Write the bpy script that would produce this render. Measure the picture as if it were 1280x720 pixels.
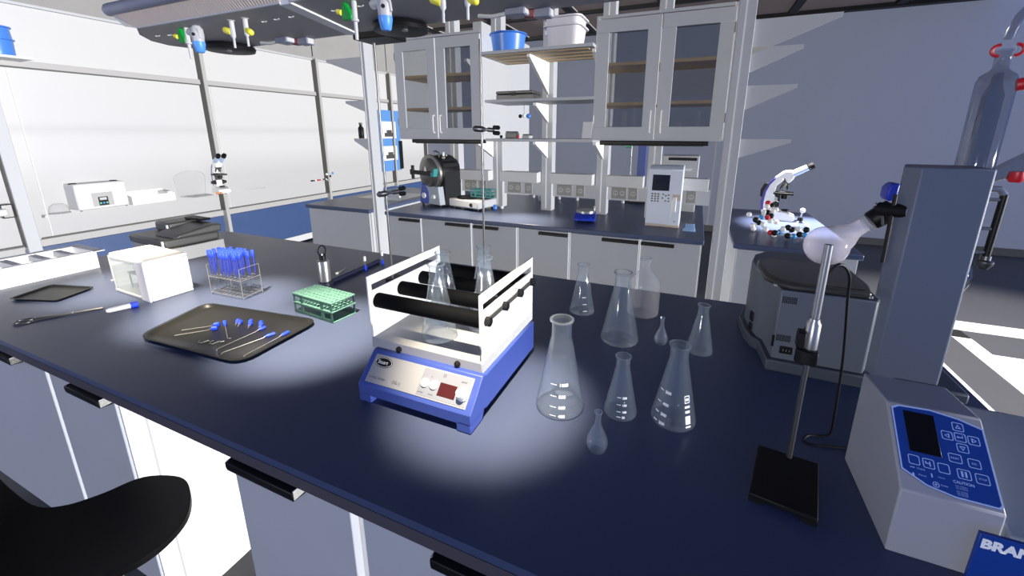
import bpy, bmesh, math, random
from mathutils import Matrix, Vector
for o in list(bpy.data.objects): bpy.data.objects.remove(o)
S = bpy.context.scene
COL = S.collection
PI = math.pi
R = math.radians
rnd = random.Random(7)

# ------------------------------------------------------------------ camera
cd = bpy.data.cameras.new('camera'); cam = bpy.data.objects.new('camera', cd); COL.objects.link(cam)
cam.location = (0, 0, 1.60)
cam.rotation_euler = (R(90 - 13.955), 0, R(23.133))
cd.sensor_fit = 'HORIZONTAL'; cd.sensor_width = 36; cd.lens = 513.5 / 1280 * 36
cd.shift_x = -9 / 1280; cd.shift_y = -66.4 / 1280
cd.clip_start = .02; cd.clip_end = 60
S.camera = cam
# ------------------------------------------------------------------ world, sun, lamps, exposure
w = bpy.data.worlds.new('world'); S.world = w; w.use_nodes = True
w.node_tree.nodes['Background'].inputs[0].default_value = (.16, .38, 1.25, 1)
w.node_tree.nodes['Background'].inputs[1].default_value = .46
sd = bpy.data.lights.new('sun', 'SUN'); sun = bpy.data.objects.new('sun', sd); COL.objects.link(sun)
sd.energy = 5.4; sd.angle = R(1); sd.color = (1, .99, .98); sun.rotation_euler = (0, R(89), 0)
sd.use_shadow = False
fd = bpy.data.lights.new('front_fill', 'SUN'); fill = bpy.data.objects.new('front_fill', fd); COL.objects.link(fill)
fd.energy = 1.40; fd.angle = R(4); fd.color = (1, .97, .88); fill.rotation_euler = (R(89), 0, R(-20)); fd.use_shadow = False  # added shadowless fill for the camera-facing sides, no real source behind it
S.view_settings.view_transform = 'Standard'; S.view_settings.look = 'None'
S.view_settings.gamma = 1; S.view_settings.use_curve_mapping = False
S.view_settings.exposure = 0
def spot(name, loc, aim, radius, power, col=(1, .86, .68), blend=.9, size=.03):
    d = bpy.data.lights.new(name, 'SPOT'); o = bpy.data.objects.new(name, d); COL.objects.link(o)
    v = Vector(aim) - Vector(loc); o.location = loc
    o.rotation_euler = v.to_track_quat('-Z', 'Y').to_euler()
    d.spot_size = 2 * math.atan(radius / v.length); d.spot_blend = blend
    d.energy = power; d.color = col; d.shadow_soft_size = size
SC = (1, .85, .62)
spot('spot_light', (-.22, .40, 3.0), (-.46, .87, .9), .32, 900, SC, .9)
spot('spot_light', (-.95, .42, 3.0), (-1.20, .95, .9), .36, 1250, SC, .9)
spot('spot_light', (-1.50, .45, 3.0), (-1.76, .98, .9), .38, 1250, SC, .9)
spot('spot_light', (-2.30, .45, 3.0), (-2.42, .99, .9), .40, 950, SC, .9)
spot('spot_light', (-1.35, 3.12, 1.50), (-1.32, 3.02, .9), .50, 95, SC, 1)
spot('spot_light', (-1.90, 3.12, 1.50), (-1.90, 3.02, .9), .50, 75, SC, 1)
spot('spot_light', (.9, 3.9, 3.1), (.80, 3.72, .9), .50, 3000, (1, .95, .9))
spot('spot_light', (2.4, 3.9, 3.0), (2.3, 3.9, 0), 2.2, 900, (1, .97, .95), .5)  # added to brighten the painted sun patches, no fixture hangs here

# ------------------------------------------------------------------ materials
def mat(name, col, rough=.5, metal=0, spec=.4, var=.0, scale=8, emit=None):
    m = bpy.data.materials.new(name); m.use_nodes = True
    nt = m.node_tree; b = nt.nodes['Principled BSDF']
    b.inputs['Base Color'].default_value = (*col, 1); b.inputs['Roughness'].default_value = rough
    b.inputs['Metallic'].default_value = metal; b.inputs['Specular IOR Level'].default_value = spec
    tc = nt.nodes.new('ShaderNodeTexCoord'); n = nt.nodes.new('ShaderNodeTexNoise')
    n.inputs['Scale'].default_value = scale; n.inputs['Detail'].default_value = 4
    nt.links.new(tc.outputs['Object'], n.inputs['Vector'])
    mr = nt.nodes.new('ShaderNodeMapRange'); mr.inputs[3].default_value = max(rough - .05, 0.02); mr.inputs[4].default_value = min(rough + .05, 1)
    nt.links.new(n.outputs[0], mr.inputs[0]); nt.links.new(mr.outputs[0], b.inputs['Roughness'])
    if var:
        mx = nt.nodes.new('ShaderNodeMixRGB'); mx.inputs[1].default_value = (*[c * (1 - var) for c in col], 1)
        mx.inputs[2].default_value = (*[min(1, c * (1 + var)) for c in col], 1)
        nt.links.new(n.outputs[0], mx.inputs[0]); nt.links.new(mx.outputs[0], b.inputs['Base Color'])
    if emit:
        b.inputs['Emission Color'].default_value = (*emit[:3], 1); b.inputs['Emission Strength'].default_value = emit[3]
    return m
def glass(name, tint=(.93, .95, .96), edge=.55, base=.05, body=(.8, .86, .9), bodyf=.05, rough=.04, dark=.35):
    m = bpy.data.materials.new(name); m.use_nodes = True; nt = m.node_tree; nt.nodes.clear()
    out = nt.nodes.new('ShaderNodeOutputMaterial'); tr = nt.nodes.new('ShaderNodeBsdfTransparent');     gl = nt.nodes.new('ShaderNodeBsdfGlossy'); gl.inputs['Roughness'].default_value = rough
    df = nt.nodes.new('ShaderNodeBsdfDiffuse'); df.inputs[0].default_value = (*body, 1)
    lw = nt.nodes.new('ShaderNodeLayerWeight'); lw.inputs[0].default_value = .35
    pw = nt.nodes.new('ShaderNodeMath'); pw.operation = 'POWER'; pw.inputs[1].default_value = 2.2
    ma = nt.nodes.new('ShaderNodeMath'); ma.operation = 'MULTIPLY_ADD'; ma.inputs[1].default_value = edge; ma.inputs[2].default_value = base
    m1 = nt.nodes.new('ShaderNodeMixShader'); m1.inputs[0].default_value = bodyf
    m2 = nt.nodes.new('ShaderNodeMixShader')
    L = nt.links.new
    tm = nt.nodes.new('ShaderNodeMixRGB'); tm.inputs[1].default_value = (*tint, 1); tm.inputs[2].default_value = (*[c*dark for c in tint], 1)
    tp = nt.nodes.new('ShaderNodeMath'); tp.operation = 'POWER'; tp.inputs[1].default_value = 3.0
    L(lw.outputs['Facing'], tp.inputs[0]); L(tp.outputs[0], tm.inputs[0]); L(tm.outputs[0], tr.inputs[0])
    L(lw.outputs['Facing'], pw.inputs[0]); L(pw.outputs[0], ma.inputs[0]); L(ma.outputs[0], m2.inputs[0])
    L(tr.outputs[0], m1.inputs[1]); L(df.outputs[0], m1.inputs[2]); L(m1.outputs[0], m2.inputs[1]); L(gl.outputs[0], m2.inputs[2]); L(m2.outputs[0], out.inputs[0])
    return m
WHITE = mat('white_paint', (.41, .42, .44), .5, var=.02)
BWHITE = mat('bright_white_plastic', (.72, .72, .715), .4)
GREYP = mat('grey_plastic', (.40, .41, .43), .5)
LGREY = mat('light_grey_metal', (.50, .50, .50), .45)
TOP = mat('navy_epoxy_worktop', (.057, .074, .136), .32, spec=.22, var=.06, scale=3)
EDGE = mat('worktop_edge', (.06, .055, .07), .5, spec=.2)
DOOR = mat('cabinet_laminate', (.38, .395, .425), .55, var=.02)
BLACK = mat('black_plastic', (.006, .006, .007), .45, spec=.18)
SOFTB = mat('black_foam', (.0022, .0026, .0034), .75, spec=.08)
DGREY = mat('dark_grey_plastic', (.055, .055, .052), .4)
DARKM = mat('dark_grey_tray_metal', (.013, .0135, .0135), .42, spec=.2)
BOOM = mat('boom_grey', (.42, .40, .38), .6)
RIM = mat('boom_rim', (.17, .19, .27), .35)
WOOD = mat('louvre_veneer', (.50, .43, .38), .6)
STEEL = mat('brushed_steel', (.33, .33, .325), .34, metal=.75)
DSTEEL = mat('dark_steel', (.16, .16, .16), .35, metal=.9)
BLUE = mat('shaker_blue', (.034, .062, .27), .42)
CBLUE = mat('panel_blue', (.008, .045, .27), .4)
RBLUE = mat('royal_blue_plastic', (.01, .03, .36), .4)
CAPB = mat('cap_blue', (.015, .05, .62), .4)
BOWLB = mat('bowl_blue', (.06, .20, .62), .35)
LBLUE = mat('pale_blue', (.30, .48, .75), .5)
GREEN = mat('rack_green', (.10, .225, .185), .45)
TEAL = mat('teal_plastic', (.02, .22, .22), .45)
VGREEN = mat('valve_green', (.0, .28, .03), .4)
YEL = mat('nozzle_yellow', (.75, .68, .06), .4)
RED = mat('red_plastic', (.45, .01, .02), .4)
VIO = mat('violet_stripe', (.03, .015, .22), .4)
TAN = mat('tan_shelf', (.62, .43, .20), .6)
CEIL = mat('ceiling_tan', (.42, .33, .28), .8, var=.04)
FLOOR = mat('dark_floor', (.075, .075, .078), .5, spec=.3, var=.08, scale=3)
SUNLIT = mat('sunlit_floor', (.85, .85, .86), .5)  # lit copy of the floor, for sunlight painted as pale slabs
WALLB = mat('wall_blue_grey', (.25, .275, .36), .8, var=.015, scale=2)
WALLL = mat('wall_panel_blue', (.034, .066, .165), .35, var=.03)
CONC = mat('concrete_grey', (.255, .25, .245), .8, var=.10, scale=5)
PANE = mat('frosted_pane', (.485, .485, .485), .35, spec=.3)
def frosted(name):  # soft shading and reflections on the panes, painted in by height
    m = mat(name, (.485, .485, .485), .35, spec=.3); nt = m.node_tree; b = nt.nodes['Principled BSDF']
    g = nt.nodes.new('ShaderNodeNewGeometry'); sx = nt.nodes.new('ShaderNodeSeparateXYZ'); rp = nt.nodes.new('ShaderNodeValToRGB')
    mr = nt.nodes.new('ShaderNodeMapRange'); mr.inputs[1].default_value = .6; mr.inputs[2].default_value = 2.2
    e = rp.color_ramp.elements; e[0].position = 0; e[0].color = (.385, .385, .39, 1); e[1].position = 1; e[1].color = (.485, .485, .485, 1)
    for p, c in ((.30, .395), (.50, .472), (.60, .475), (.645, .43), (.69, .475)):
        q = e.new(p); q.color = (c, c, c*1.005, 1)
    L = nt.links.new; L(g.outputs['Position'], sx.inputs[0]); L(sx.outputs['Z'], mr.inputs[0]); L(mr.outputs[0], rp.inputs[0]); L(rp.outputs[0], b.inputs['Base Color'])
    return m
PANEF = frosted('painted_gradient_pane')
PANEL2 = mat('frosted_film', (.49, .49, .50), .35, spec=.3)
FRAME = mat('aluminium_frame', (.34, .335, .33), .45, spec=.4)
TEXTW = mat('white_ink', (.85, .86, .88), .6)
TEXTG = mat('grey_ink', (.04, .045, .06), .6)
LINEB = mat('light_blue_ink', (.42, .55, .85), .5)
SCREEN = mat('black_screen', (.004, .004, .006), .2)
LED = mat('red_display', (.05, .008, .008), .3)
GREENDOT = mat('green_key', (.10, .45, .25), .4)
mat_sock = mat("socket_plate", (.22, .22, .21), .5)
GLASS = glass('clear_glass', tint=(.95, .965, .975), edge=.62, base=.035, body=(.62, .74, .88), bodyf=.055, dark=.2)
CBLACKB = mat("dark_blue_rod", (.012, .015, .035), .4)
GLASSM = glass("milky_glass", edge=.4, base=.04, body=(.6, .58, .62), bodyf=.12)
GLASST = glass("tube_glass", tint=(.93, .94, .96), edge=.28, base=.02, bodyf=.008)
GLASSB = glass("bulb_glass", tint=(.95, .94, .97), edge=.5, base=.03, body=(.95, .9, .98), bodyf=.28, dark=.2)
GLASSC = glass("condenser_glass", tint=(.70, .72, .75), edge=.45, base=.05, body=(.25, .25, .27), bodyf=.05)
ORANGE = mat("bead_orange", (.75, .22, .05), .4)
LFIN = mat("louvre_fin", (.40, .34, .30), .6)
GREYW = mat("tap_grey", (.42, .42, .45), .4)
BOWLB2 = mat("knob_blue", (.08, .28, .75), .4)
DRED = mat("plug_dark_red", (.12, .01, .02), .4)
BLACKS = mat("stool_black", (.004, .004, .004), .45, spec=.12)
GLASS2 = glass('cabinet_glass', tint=(.62, .63, .64), edge=.25, base=.03, body=(.4, .4, .4), bodyf=.05)
ACRYL = glass('clear_acrylic', tint=(.93, .93, .93), edge=.18, base=.01, body=(.7, .7, .7), bodyf=.06)
LEDGE = glass('ledge_glass', tint=(1, 1, 1), edge=.0, base=.0, body=(.62, .62, .62), bodyf=.0, dark=1)
WINDG = glass('shield_glass', tint=(.85, .88, .88), edge=.3, base=.05, body=(.7, .74, .72), bodyf=.25)

# ------------------------------------------------------------------ builders
class MB:
    def __init__(s, M=None):
        s.v = []; s.f = []; s.M = M or Matrix()
    def add(s, vs, fs):
        n = len(s.v)
        s.v += [s.M @ Vector(p) for p in vs]; s.f += [[i + n for i in f] for f in fs]
        return s
    def box(s, x0, y0, z0, x1, y1, z1):
        x0, x1 = min(x0, x1), max(x0, x1); y0, y1 = min(y0, y1), max(y0, y1); z0, z1 = min(z0, z1), max(z0, z1)
        return s.add([(x0,y0,z0),(x1,y0,z0),(x1,y1,z0),(x0,y1,z0),(x0,y0,z1),(x1,y0,z1),(x1,y1,z1),(x0,y1,z1)],
              [(0,3,2,1),(4,5,6,7),(0,1,5,4),(1,2,6,5),(2,3,7,6),(3,0,4,7)])
    def prism(s, poly, axis, a, b):
        def P(u, v, t): return {'x': (t, u, v), 'y': (u, t, v), 'z': (u, v, t)}[axis]
        n = len(poly)
        vs = [P(u, v, a) for u, v in poly] + [P(u, v, b) for u, v in poly]
        return s.add(vs, [list(range(n))[::-1], list(range(n, 2*n))] + [(i, (i+1) % n, n+(i+1) % n, n+i) for i in range(n)])
    def lathe(s, prof, c=(0,0,0), n=32, M2=None, cap=True):
        M2 = M2 or Matrix.Translation(c)
        vs = []; fs = []
        for r, z in prof:
            for k in range(n):
                a = 2*PI*k/n; vs.append(M2 @ Vector((r*math.cos(a), r*math.sin(a), z)))
        for i in range(len(prof)-1):
            for k in range(n):
                k2 = (k+1) % n; fs.append((i*n+k, i*n+k2, (i+1)*n+k2, (i+1)*n+k))
        if cap:
            if prof[0][0] > 1e-5: fs.append(tuple(range(n))[::-1])
            if prof[-1][0] > 1e-5: fs.append(tuple(range((len(prof)-1)*n, len(prof)*n)))
        return s.add(vs, fs)
    def axis(s, p0, p1, prof, n=20, cap=True):
        p0 = Vector(p0); d = Vector(p1) - p0
        q = d.normalized().to_track_quat('Z', 'Y').to_matrix().to_4x4()
        return s.lathe(prof, n=n, M2=Matrix.Translation(p0) @ q, cap=cap)
    def cyl(s, p0, p1, r, r1=None, n=20):
        L = (Vector(p1) - Vector(p0)).length
        return s.axis(p0, p1, [(r, 0), (r if r1 is None else r1, L)], n)
    def tube(s, pts, r, n=8):
        pts = [Vector(p) for p in pts]; vs = []; fs = []
        up = None
        for i, p in enumerate(pts):
            t = (pts[min(i+1, len(pts)-1)] - pts[max(i-1, 0)]).normalized()
            if up is None:
                up = Vector((0,0,1)) if abs(t.z) < .9 else Vector((1,0,0))
            a = (up - t*up.dot(t)).normalized(); b = t.cross(a); up = a
            for k in range(n):
                an = 2*PI*k/n; vs.append(p + a*r*math.cos(an) + b*r*math.sin(an))
        for i in range(len(pts)-1):
            for k in range(n):
                k2 = (k+1) % n; fs.append((i*n+k, i*n+k2, (i+1)*n+k2, (i+1)*n+k))
        fs.append(tuple(range(n))[::-1]); fs.append(tuple(range((len(pts)-1)*n, len(pts)*n)))
        return s.add(vs, fs)
    def ball(s, c, r, n=14):
        return s.lathe([(max(r*math.sin(PI*i/n), 1e-6), -r*math.cos(PI*i/n)) for i in range(n+1)], c, n*2)
    def frame(s, x0, z0, x1, z1, t, y0, y1):     # rectangular frame in the xz plane
        s.box(x0, y0, z0, x1, y1, z0+t); s.box(x0, y0, z1-t, x1, y1, z1)
        s.box(x0, y0, z0+t, x0+t, y1, z1-t); s.box(x1-t, y0, z0+t, x1, y1, z1-t); return s
    def build(s, name, m, parent=None, bevel=0, smooth=True, label=None, seg=2):
        off = Vector((0,0,0)); p = parent
        while p is not None: off += p.location; p = p.parent
        me = bpy.data.meshes.new(name); me.from_pydata([v - off for v in s.v], [], s.f); me.update()
        bm = bmesh.new(); bm.from_mesh(me); bmesh.ops.recalc_face_normals(bm, faces=bm.faces[:]); bm.to_mesh(me); bm.free()
        me.materials.append(m)
        o = bpy.data.objects.new(name, me); COL.objects.link(o); o.parent = parent
        if smooth:
            for pl in me.polygons: pl.use_smooth = True
            me.set_sharp_from_angle(angle=R(38))
        if bevel:
            b = o.modifiers.new('bevel', 'BEVEL'); b.width = bevel; b.segments = seg; b.limit_method = 'ANGLE'; b.angle_limit = R(40)
            b.harden_normals = False
        if label: o['label'] = label
        return o
def frame_M(o, u, v):
    u = Vector(u).normalized(); v = Vector(v); v = (v - u*v.dot(u)).normalized(); n = u.cross(v)
    M = Matrix.Identity(4)
    for i in range(3): M[i][0] = u[i]; M[i][1] = v[i]; M[i][2] = n[i]; M[i][3] = o[i]
    return M
def rotz_M(loc, a): return Matrix.Translation(loc) @ Matrix.Rotation(a, 4, 'Z')
def tag(o, label, cat, group=None):
    o['label'] = label; o['category'] = cat
    if group: o['group'] = group
    return o
def T(name, label, cat, loc, group=None):
    o = bpy.data.objects.new(name, None); COL.objects.link(o); o.location = loc; o.empty_display_size = .05
    return tag(o, label, cat, group)
def struct(o): o['kind'] = 'structure'; return o
def sroot(name, loc=(0,0,0)):
    o = bpy.data.objects.new(name, None); COL.objects.link(o); o.location = loc; o.empty_display_size = .05
    return struct(o)
def kids(o): return [c for c in COL.objects if c.parent == o]
def dup(root, loc, label=None, group=None, rz=None):
    def cp(o, par):
        c = o.copy(); COL.objects.link(c); c.parent = par
        for k in kids(o): cp(k, c)
        return c
    r = cp(root, None); r.location = loc
    if rz is not None: r.rotation_euler = (0, 0, rz)
    if label: r['label'] = label
    if group: r['group'] = group
    return r
def text_geo(body, size, bold=0):
    cu = bpy.data.curves.new('t', 'FONT'); cu.body = body; cu.size = size; cu.offset = bold; cu.resolution_u = 3
    cu.align_x = 'LEFT'
    o = bpy.data.objects.new('t', cu); COL.objects.link(o)
    dg = bpy.context.evaluated_depsgraph_get(); me = bpy.data.meshes.new_from_object(o.evaluated_get(dg))
    vs = [v.co.copy() for v in me.vertices]; fs = [list(p.vertices) for p in me.polygons]
    bpy.data.objects.remove(o); bpy.data.meshes.remove(me); bpy.data.curves.remove(cu)
    return vs, fs
def text(mb, body, size, x, y, z=.0006, bold=0):
    vs, fs = text_geo(body, size, bold)
    mb.add([(v.x + x, v.y + y, z) for v in vs], fs); return mb
def rrect(x0, y0, x1, y1, r, n=5):
    pts = []
    for cx, cy, a0 in ((x1-r, y1-r, 0), (x0+r, y1-r, 90), (x0+r, y0+r, 180), (x1-r, y0+r, 270)):
        for k in range(n+1):
            a = R(a0 + 90*k/n); pts.append((cx + r*math.cos(a), cy + r*math.sin(a)))
    return pts
def ring_poly(mb, outer, inner, z0, z1):
    n = len(outer)
    vs = [(x, y, z0) for x, y in outer] + [(x, y, z0) for x, y in inner] + [(x, y, z1) for x, y in outer] + [(x, y, z1) for x, y in inner]
    fs = []
    for i in range(n):
        j = (i+1) % n
        fs += [(i, j, n+j, n+i), (2*n+i, 3*n+i, 3*n+j, 2*n+j), (i, 2*n+i, 2*n+j, j), (n+i, n+j, 3*n+j, 3*n+i)]
    return mb.add(vs, fs)

# ================================================================== ROOM
o = MB().box(-5.5, -2.5, -.1, 6.0, 7.6, 0).build('floor', FLOOR, smooth=False); struct(o)
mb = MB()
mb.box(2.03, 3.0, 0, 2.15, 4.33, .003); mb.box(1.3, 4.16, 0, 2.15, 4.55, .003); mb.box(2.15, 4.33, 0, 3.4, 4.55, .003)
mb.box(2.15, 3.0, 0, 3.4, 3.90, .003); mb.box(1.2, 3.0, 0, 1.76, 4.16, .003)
o = mb.build('sun_patch', SUNLIT, smooth=False); struct(o)  # slabs shaped like sunlit floor, with gaps as the mullion shadows
o = MB().box(-5.5, 7.42, 0, 6.0, 7.55, 3.3).build('wall_back', WALLB, smooth=False); struct(o)
o = MB().box(-5.4, 7.395, 0, 6.0, 7.42, .10).build('baseboard_back', FLOOR, smooth=False); struct(o)
mb = MB()
for x in (-1.55, -.62, .25): mb.box(x-.006, 7.405, .1, x+.006, 7.42, 3.24)
o = mb.build('trim_2', FRAME, smooth=False); struct(o)
# ceiling: tan tiles on a black grid
o = MB().box(-5.5, -1.0, 3.24, 3.2, 7.55, 3.34).build('ceiling', CEIL, smooth=False); struct(o)
mb = MB()
for x in (-4.2, -3.0, -1.8, -.6, 1.02, 2.2): mb.box(x-.05, -1.0, 3.20, x+.05, 7.42, 3.241)
mb.box(-5.3, 7.30, 3.19, 3.2, 7.42, 3.241)
for y in (4.9, 6.15): mb.box(-5.3, y-.04, 3.205, 3.2, y+.04, 3.241)
o = mb.build('trim_3', BLACK, smooth=False); struct(o)
mb = MB()
for x in (-4.2, -3.0, -1.8, -.6, 1.02): mb.box(x+.05, -1.0, 3.225, x+.075, 7.42, 3.241)
o = mb.build('trim_4', FRAME, smooth=False); struct(o)
# left wall: blue dado, glazing, concrete above
WX = -5.35
mb = MB().box(WX-.15, -2.5, .12, WX, 7.42, .60)
wl = mb.build('wall_left', WALLL, smooth=False); struct(wl)
o = MB().box(WX-.12, -2.5, .03, WX+.02, 7.42, .12).build('baseboard_left', LGREY, smooth=False); struct(o)
wu = MB().box(WX-.15, -2.5, 2.66, WX, 7.42, 3.3).build('wall_left_upper', CONC, smooth=False); struct(wu)
mb = MB()
for y in (3.19, 4.78, 6.38): mb.box(WX, y-.007, 2.69, WX+.004, y+.007, 3.3)
o = mb.build('trim_5', BLACK, smooth=False); struct(o)
MULL = [1.585, 3.185, 4.78, 6.38]
SHADE = mat('frame_shade', (.075, .075, .072), .6)  # dark strips painting the shaded sides of mullions and rails
bays = [(1.585, 3.185), (3.185, 4.78), (4.78, 6.38), (6.38, 7.42)]
for i, (ya, yb) in enumerate(bays):
    r = sroot('window_%d' % (i+1), (WX, (ya+yb)/2, .6))
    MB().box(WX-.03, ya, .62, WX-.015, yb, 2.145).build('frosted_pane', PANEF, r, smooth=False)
    MB().box(WX-.03, ya, 2.185, WX-.015, yb, 2.64).build('upper_pane', PANE, r, smooth=False)
    MB().box(WX-.05, ya, .605, WX+.012, yb, .67).build('window_sill', FRAME, r, bevel=.003)
    MB().box(WX-.05, ya, 2.14, WX+.02, yb, 2.192).build('transom', FRAME, r, bevel=.003)
    MB().box(WX-.05, ya, 2.635, WX+.012, yb, 2.66).build('head_rail', GREYP, r, bevel=.003)
    MB().box(WX-.06, yb-.02, .30 if i < 2 else .6, WX+.075, yb+.02, 2.66).build('mullion', FRAME, r, bevel=.003)
    MB().box(WX-.012, yb-.026, .675, WX+.07, yb-.0195, 2.64).build('shade_strip', SHADE, r, smooth=False)
    MB().box(WX-.012, ya+.02, 2.130, WX+.016, yb-.026, 2.1405).build('shade_strip', SHADE, r, smooth=False)
    MB().box(WX-.012, ya+.02, .6695, WX+.008, yb-.026, .684).build('shade_strip', SHADE, r, smooth=False)
    MB().box(WX-.015, ya+.09, .68, WX-.009, ya+.098, 2.13).build('glazing_bead', LGREY, r, smooth=False)
# glazed door at far left
r = sroot('door_1', (WX, .9, 0))
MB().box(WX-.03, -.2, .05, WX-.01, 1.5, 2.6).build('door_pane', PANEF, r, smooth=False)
MB().box(WX-.05, 1.49, .0, WX+.06, 1.575, 2.66).build('door_frame', WHITE, r, bevel=.004)
MB().box(WX-.012, 1.483, .63, WX+.055, 1.4905, 2.13).build('shade_strip', SHADE, r, smooth=False)
MB().box(WX-.012, -.2, .6295, WX+.012, 1.483, .645).build('shade_strip', SHADE, r, smooth=False)
MB().box(WX-.04, -.2, .55, WX+.02, 1.48, .63).build('door_rail', FRAME, r, bevel=.004)
MB().box(WX-.04, -.2, 2.135, WX+.03, 1.48, 2.195).build('door_transom', FRAME, r, bevel=.004)
mb = MB().box(WX+.03, -.2, .925, WX+.10, 1.43, .985); mb.box(WX-.01, 1.36, .93, WX+.05, 1.44, 1.0)
hb = mb.build('push_bar', LGREY, r, bevel=.01)
MB().box(WX-.01, 1.40, .90, WX+.06, 1.475, 1.02).build('latch', DSTEEL, hb, bevel=.01)
# white partition beyond the shelves
o = MB().box(-2.72, 4.9, 0, -2.6, 6.5, 2.93).build('wall_partition', WHITE, smooth=False); struct(o)

# notice board on the left wall, behind the shelving post
r = T('notice_board', 'blue notice board with dark photos on the far left wall, beside shelving post', 'notice board', (WX, 6.3, .9))
MB().box(WX-.0, 6.02, .90, WX+.045, 6.58, 2.0).build('board', mat('board_blue', (.08, .22, .50), .5), r, bevel=.004)
for za, zb_ in ((1.50, 1.80), (1.10, 1.36)):
    p = MB().box(WX+.045, 6.08, za, WX+.052, 6.46, zb_).build('photo', BWHITE, r, smooth=False)
    mb = MB().box(WX+.052, 6.14, za+.03, WX+.054, 6.40, za+.10); mb.box(WX+.052, 6.2, za+.10, WX+.054, 6.34, za+.15)
    mb.build('print', DGREY, p, smooth=False)
MB().box(WX+.045, 6.52, .92, WX+.07, 6.60, 1.45).build('side_strip', BLACK, r, smooth=False)

# ================================================================== BACK ROW OF BENCHES
def counter(x0, x1, y0, y1, name, label):
    o = MB().box(x0, y0, .865, x1, y1, .90).build(name, TOP, bevel=.006); tag(o, label, 'worktop'); return o
counter(-2.60, .095, 2.93, 4.40, 'worktop', 'long navy blue worktop of the back bench carrying the pressure vessel and dispenser')
counter(-3.61, -2.78, 2.93, 4.40, 'worktop', 'navy worktop end at the far left, by the frosted windows')
counter(.27, .96, 2.93, 4.36, 'worktop', 'navy worktop at right carrying the white microscope and ball models')
def cabinet(x0, x1, label, handles, y0=2.955, y1=4.36, group=None, seams=()):
    r = T('base_cabinet', label, 'cabinet', ((x0+x1)/2, (y0+y1)/2, 0), group)
    MB().box(x0, y0+.02, .0, x1, y1, .864).build('carcass', WHITE, r, smooth=False)
    xs = [x0+.004] + [s for s in seams] + [x1-.004]
    for a, b in zip(xs[:-1], xs[1:]):
        d = MB().box(a+.004, y0, .10, b-.004, y0+.019, .858).build('door', DOOR, r, bevel=.002)
        for ha, hb in handles:
            if a <= (ha+hb)/2 < b:
                m = MB().box(ha, y0-.028, .825, hb, y0-.0, .848); m.build('handle', BLACK, d, bevel=.003)
    return r
cabinet(-2.59, -2.215, 'grey base cabinet below the pressure vessel, leftmost of the back bench', [(-2.445, -2.225)])
cabinet(-2.212, -1.70, 'grey base cabinet of the back bench below the stirrer with the teal rack', [(-1.95, -1.715)])
cabinet(-1.697, -1.282, 'grey base cabinet of the back bench, between stirrer cabinet and white seam', [(-1.675, -1.445)])
cabinet(-1.278, -.843, 'grey base cabinet of the back bench left of the royal blue stirrer', [(-1.09, -.855)])
cabinet(-.84, -.32, 'grey base cabinet of the back bench below the royal blue stirrer', [(-.592, -.33)])
cabinet(-.317, .085, 'grey base cabinet of the back bench below the keypad dispenser', [(-.313, -.09)])
cabinet(-3.60, -2.80, 'grey panelled base cabinet at far left below the sink worktop', [])
cabinet(.29, .95, 'grey base cabinet below the microscope worktop at right', [])
# sink tap on the far left worktop
r = T('sink_tap', 'small white tap on the far left worktop by the windows', 'tap', (-3.25, 3.55, .9))
MB().box(-3.42, 3.45, .898, -2.85, 3.95, .906).build('basin_rim', STEEL, r, bevel=.002)
MB().tube([(-3.30,3.62,.90),(-3.30,3.62,1.0),(-3.28,3.60,1.03),(-3.22,3.57,1.03),(-3.20,3.56,1.0)], .012).build('spout', BWHITE, r)
MB().cyl((-2.98,3.62,.90),(-2.98,3.62,.945),.012).build('lever', BWHITE, r)

# end posts
def end_post(x, label, arms, side, hw=.045):
    r = T('shelving_post', label, 'post', (x, 2.95, 0))
    MB().box(x-hw, 2.90, 0, x+hw, 3.005, 3.0).build('post', WHITE, r, bevel=.003)
    MB().box(x-.012, 2.897, .1, x-.006, 2.9005, 2.9).build('slot_strip', BWHITE, r, smooth=False)
    for z, dz, L in arms:
        s = side; x0 = x + s*hw
        MB().prism([(x0, z), (x0 + s*L, z), (x0 + s*L, z-.02), (x0, z-dz)], 'y', 2.93, 2.945).build('bracket', WHITE, r, smooth=False)
    return r
# left: front leg face is narrow
end_post(-2.678, 'tall white shelving post with triangular brackets at the left end of the back bench', [(2.229, .16, .42), (1.875, .105, .24), (1.55, .12, .18)], -1, .0225)
end_post(.187, 'tall grey shelving post with triangular brackets at the right end of the back bench', [(2.235, .19, .42), (2.085, .14, .26), (1.873, .14, .26), (1.563, .115, .27)], 1)
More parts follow.
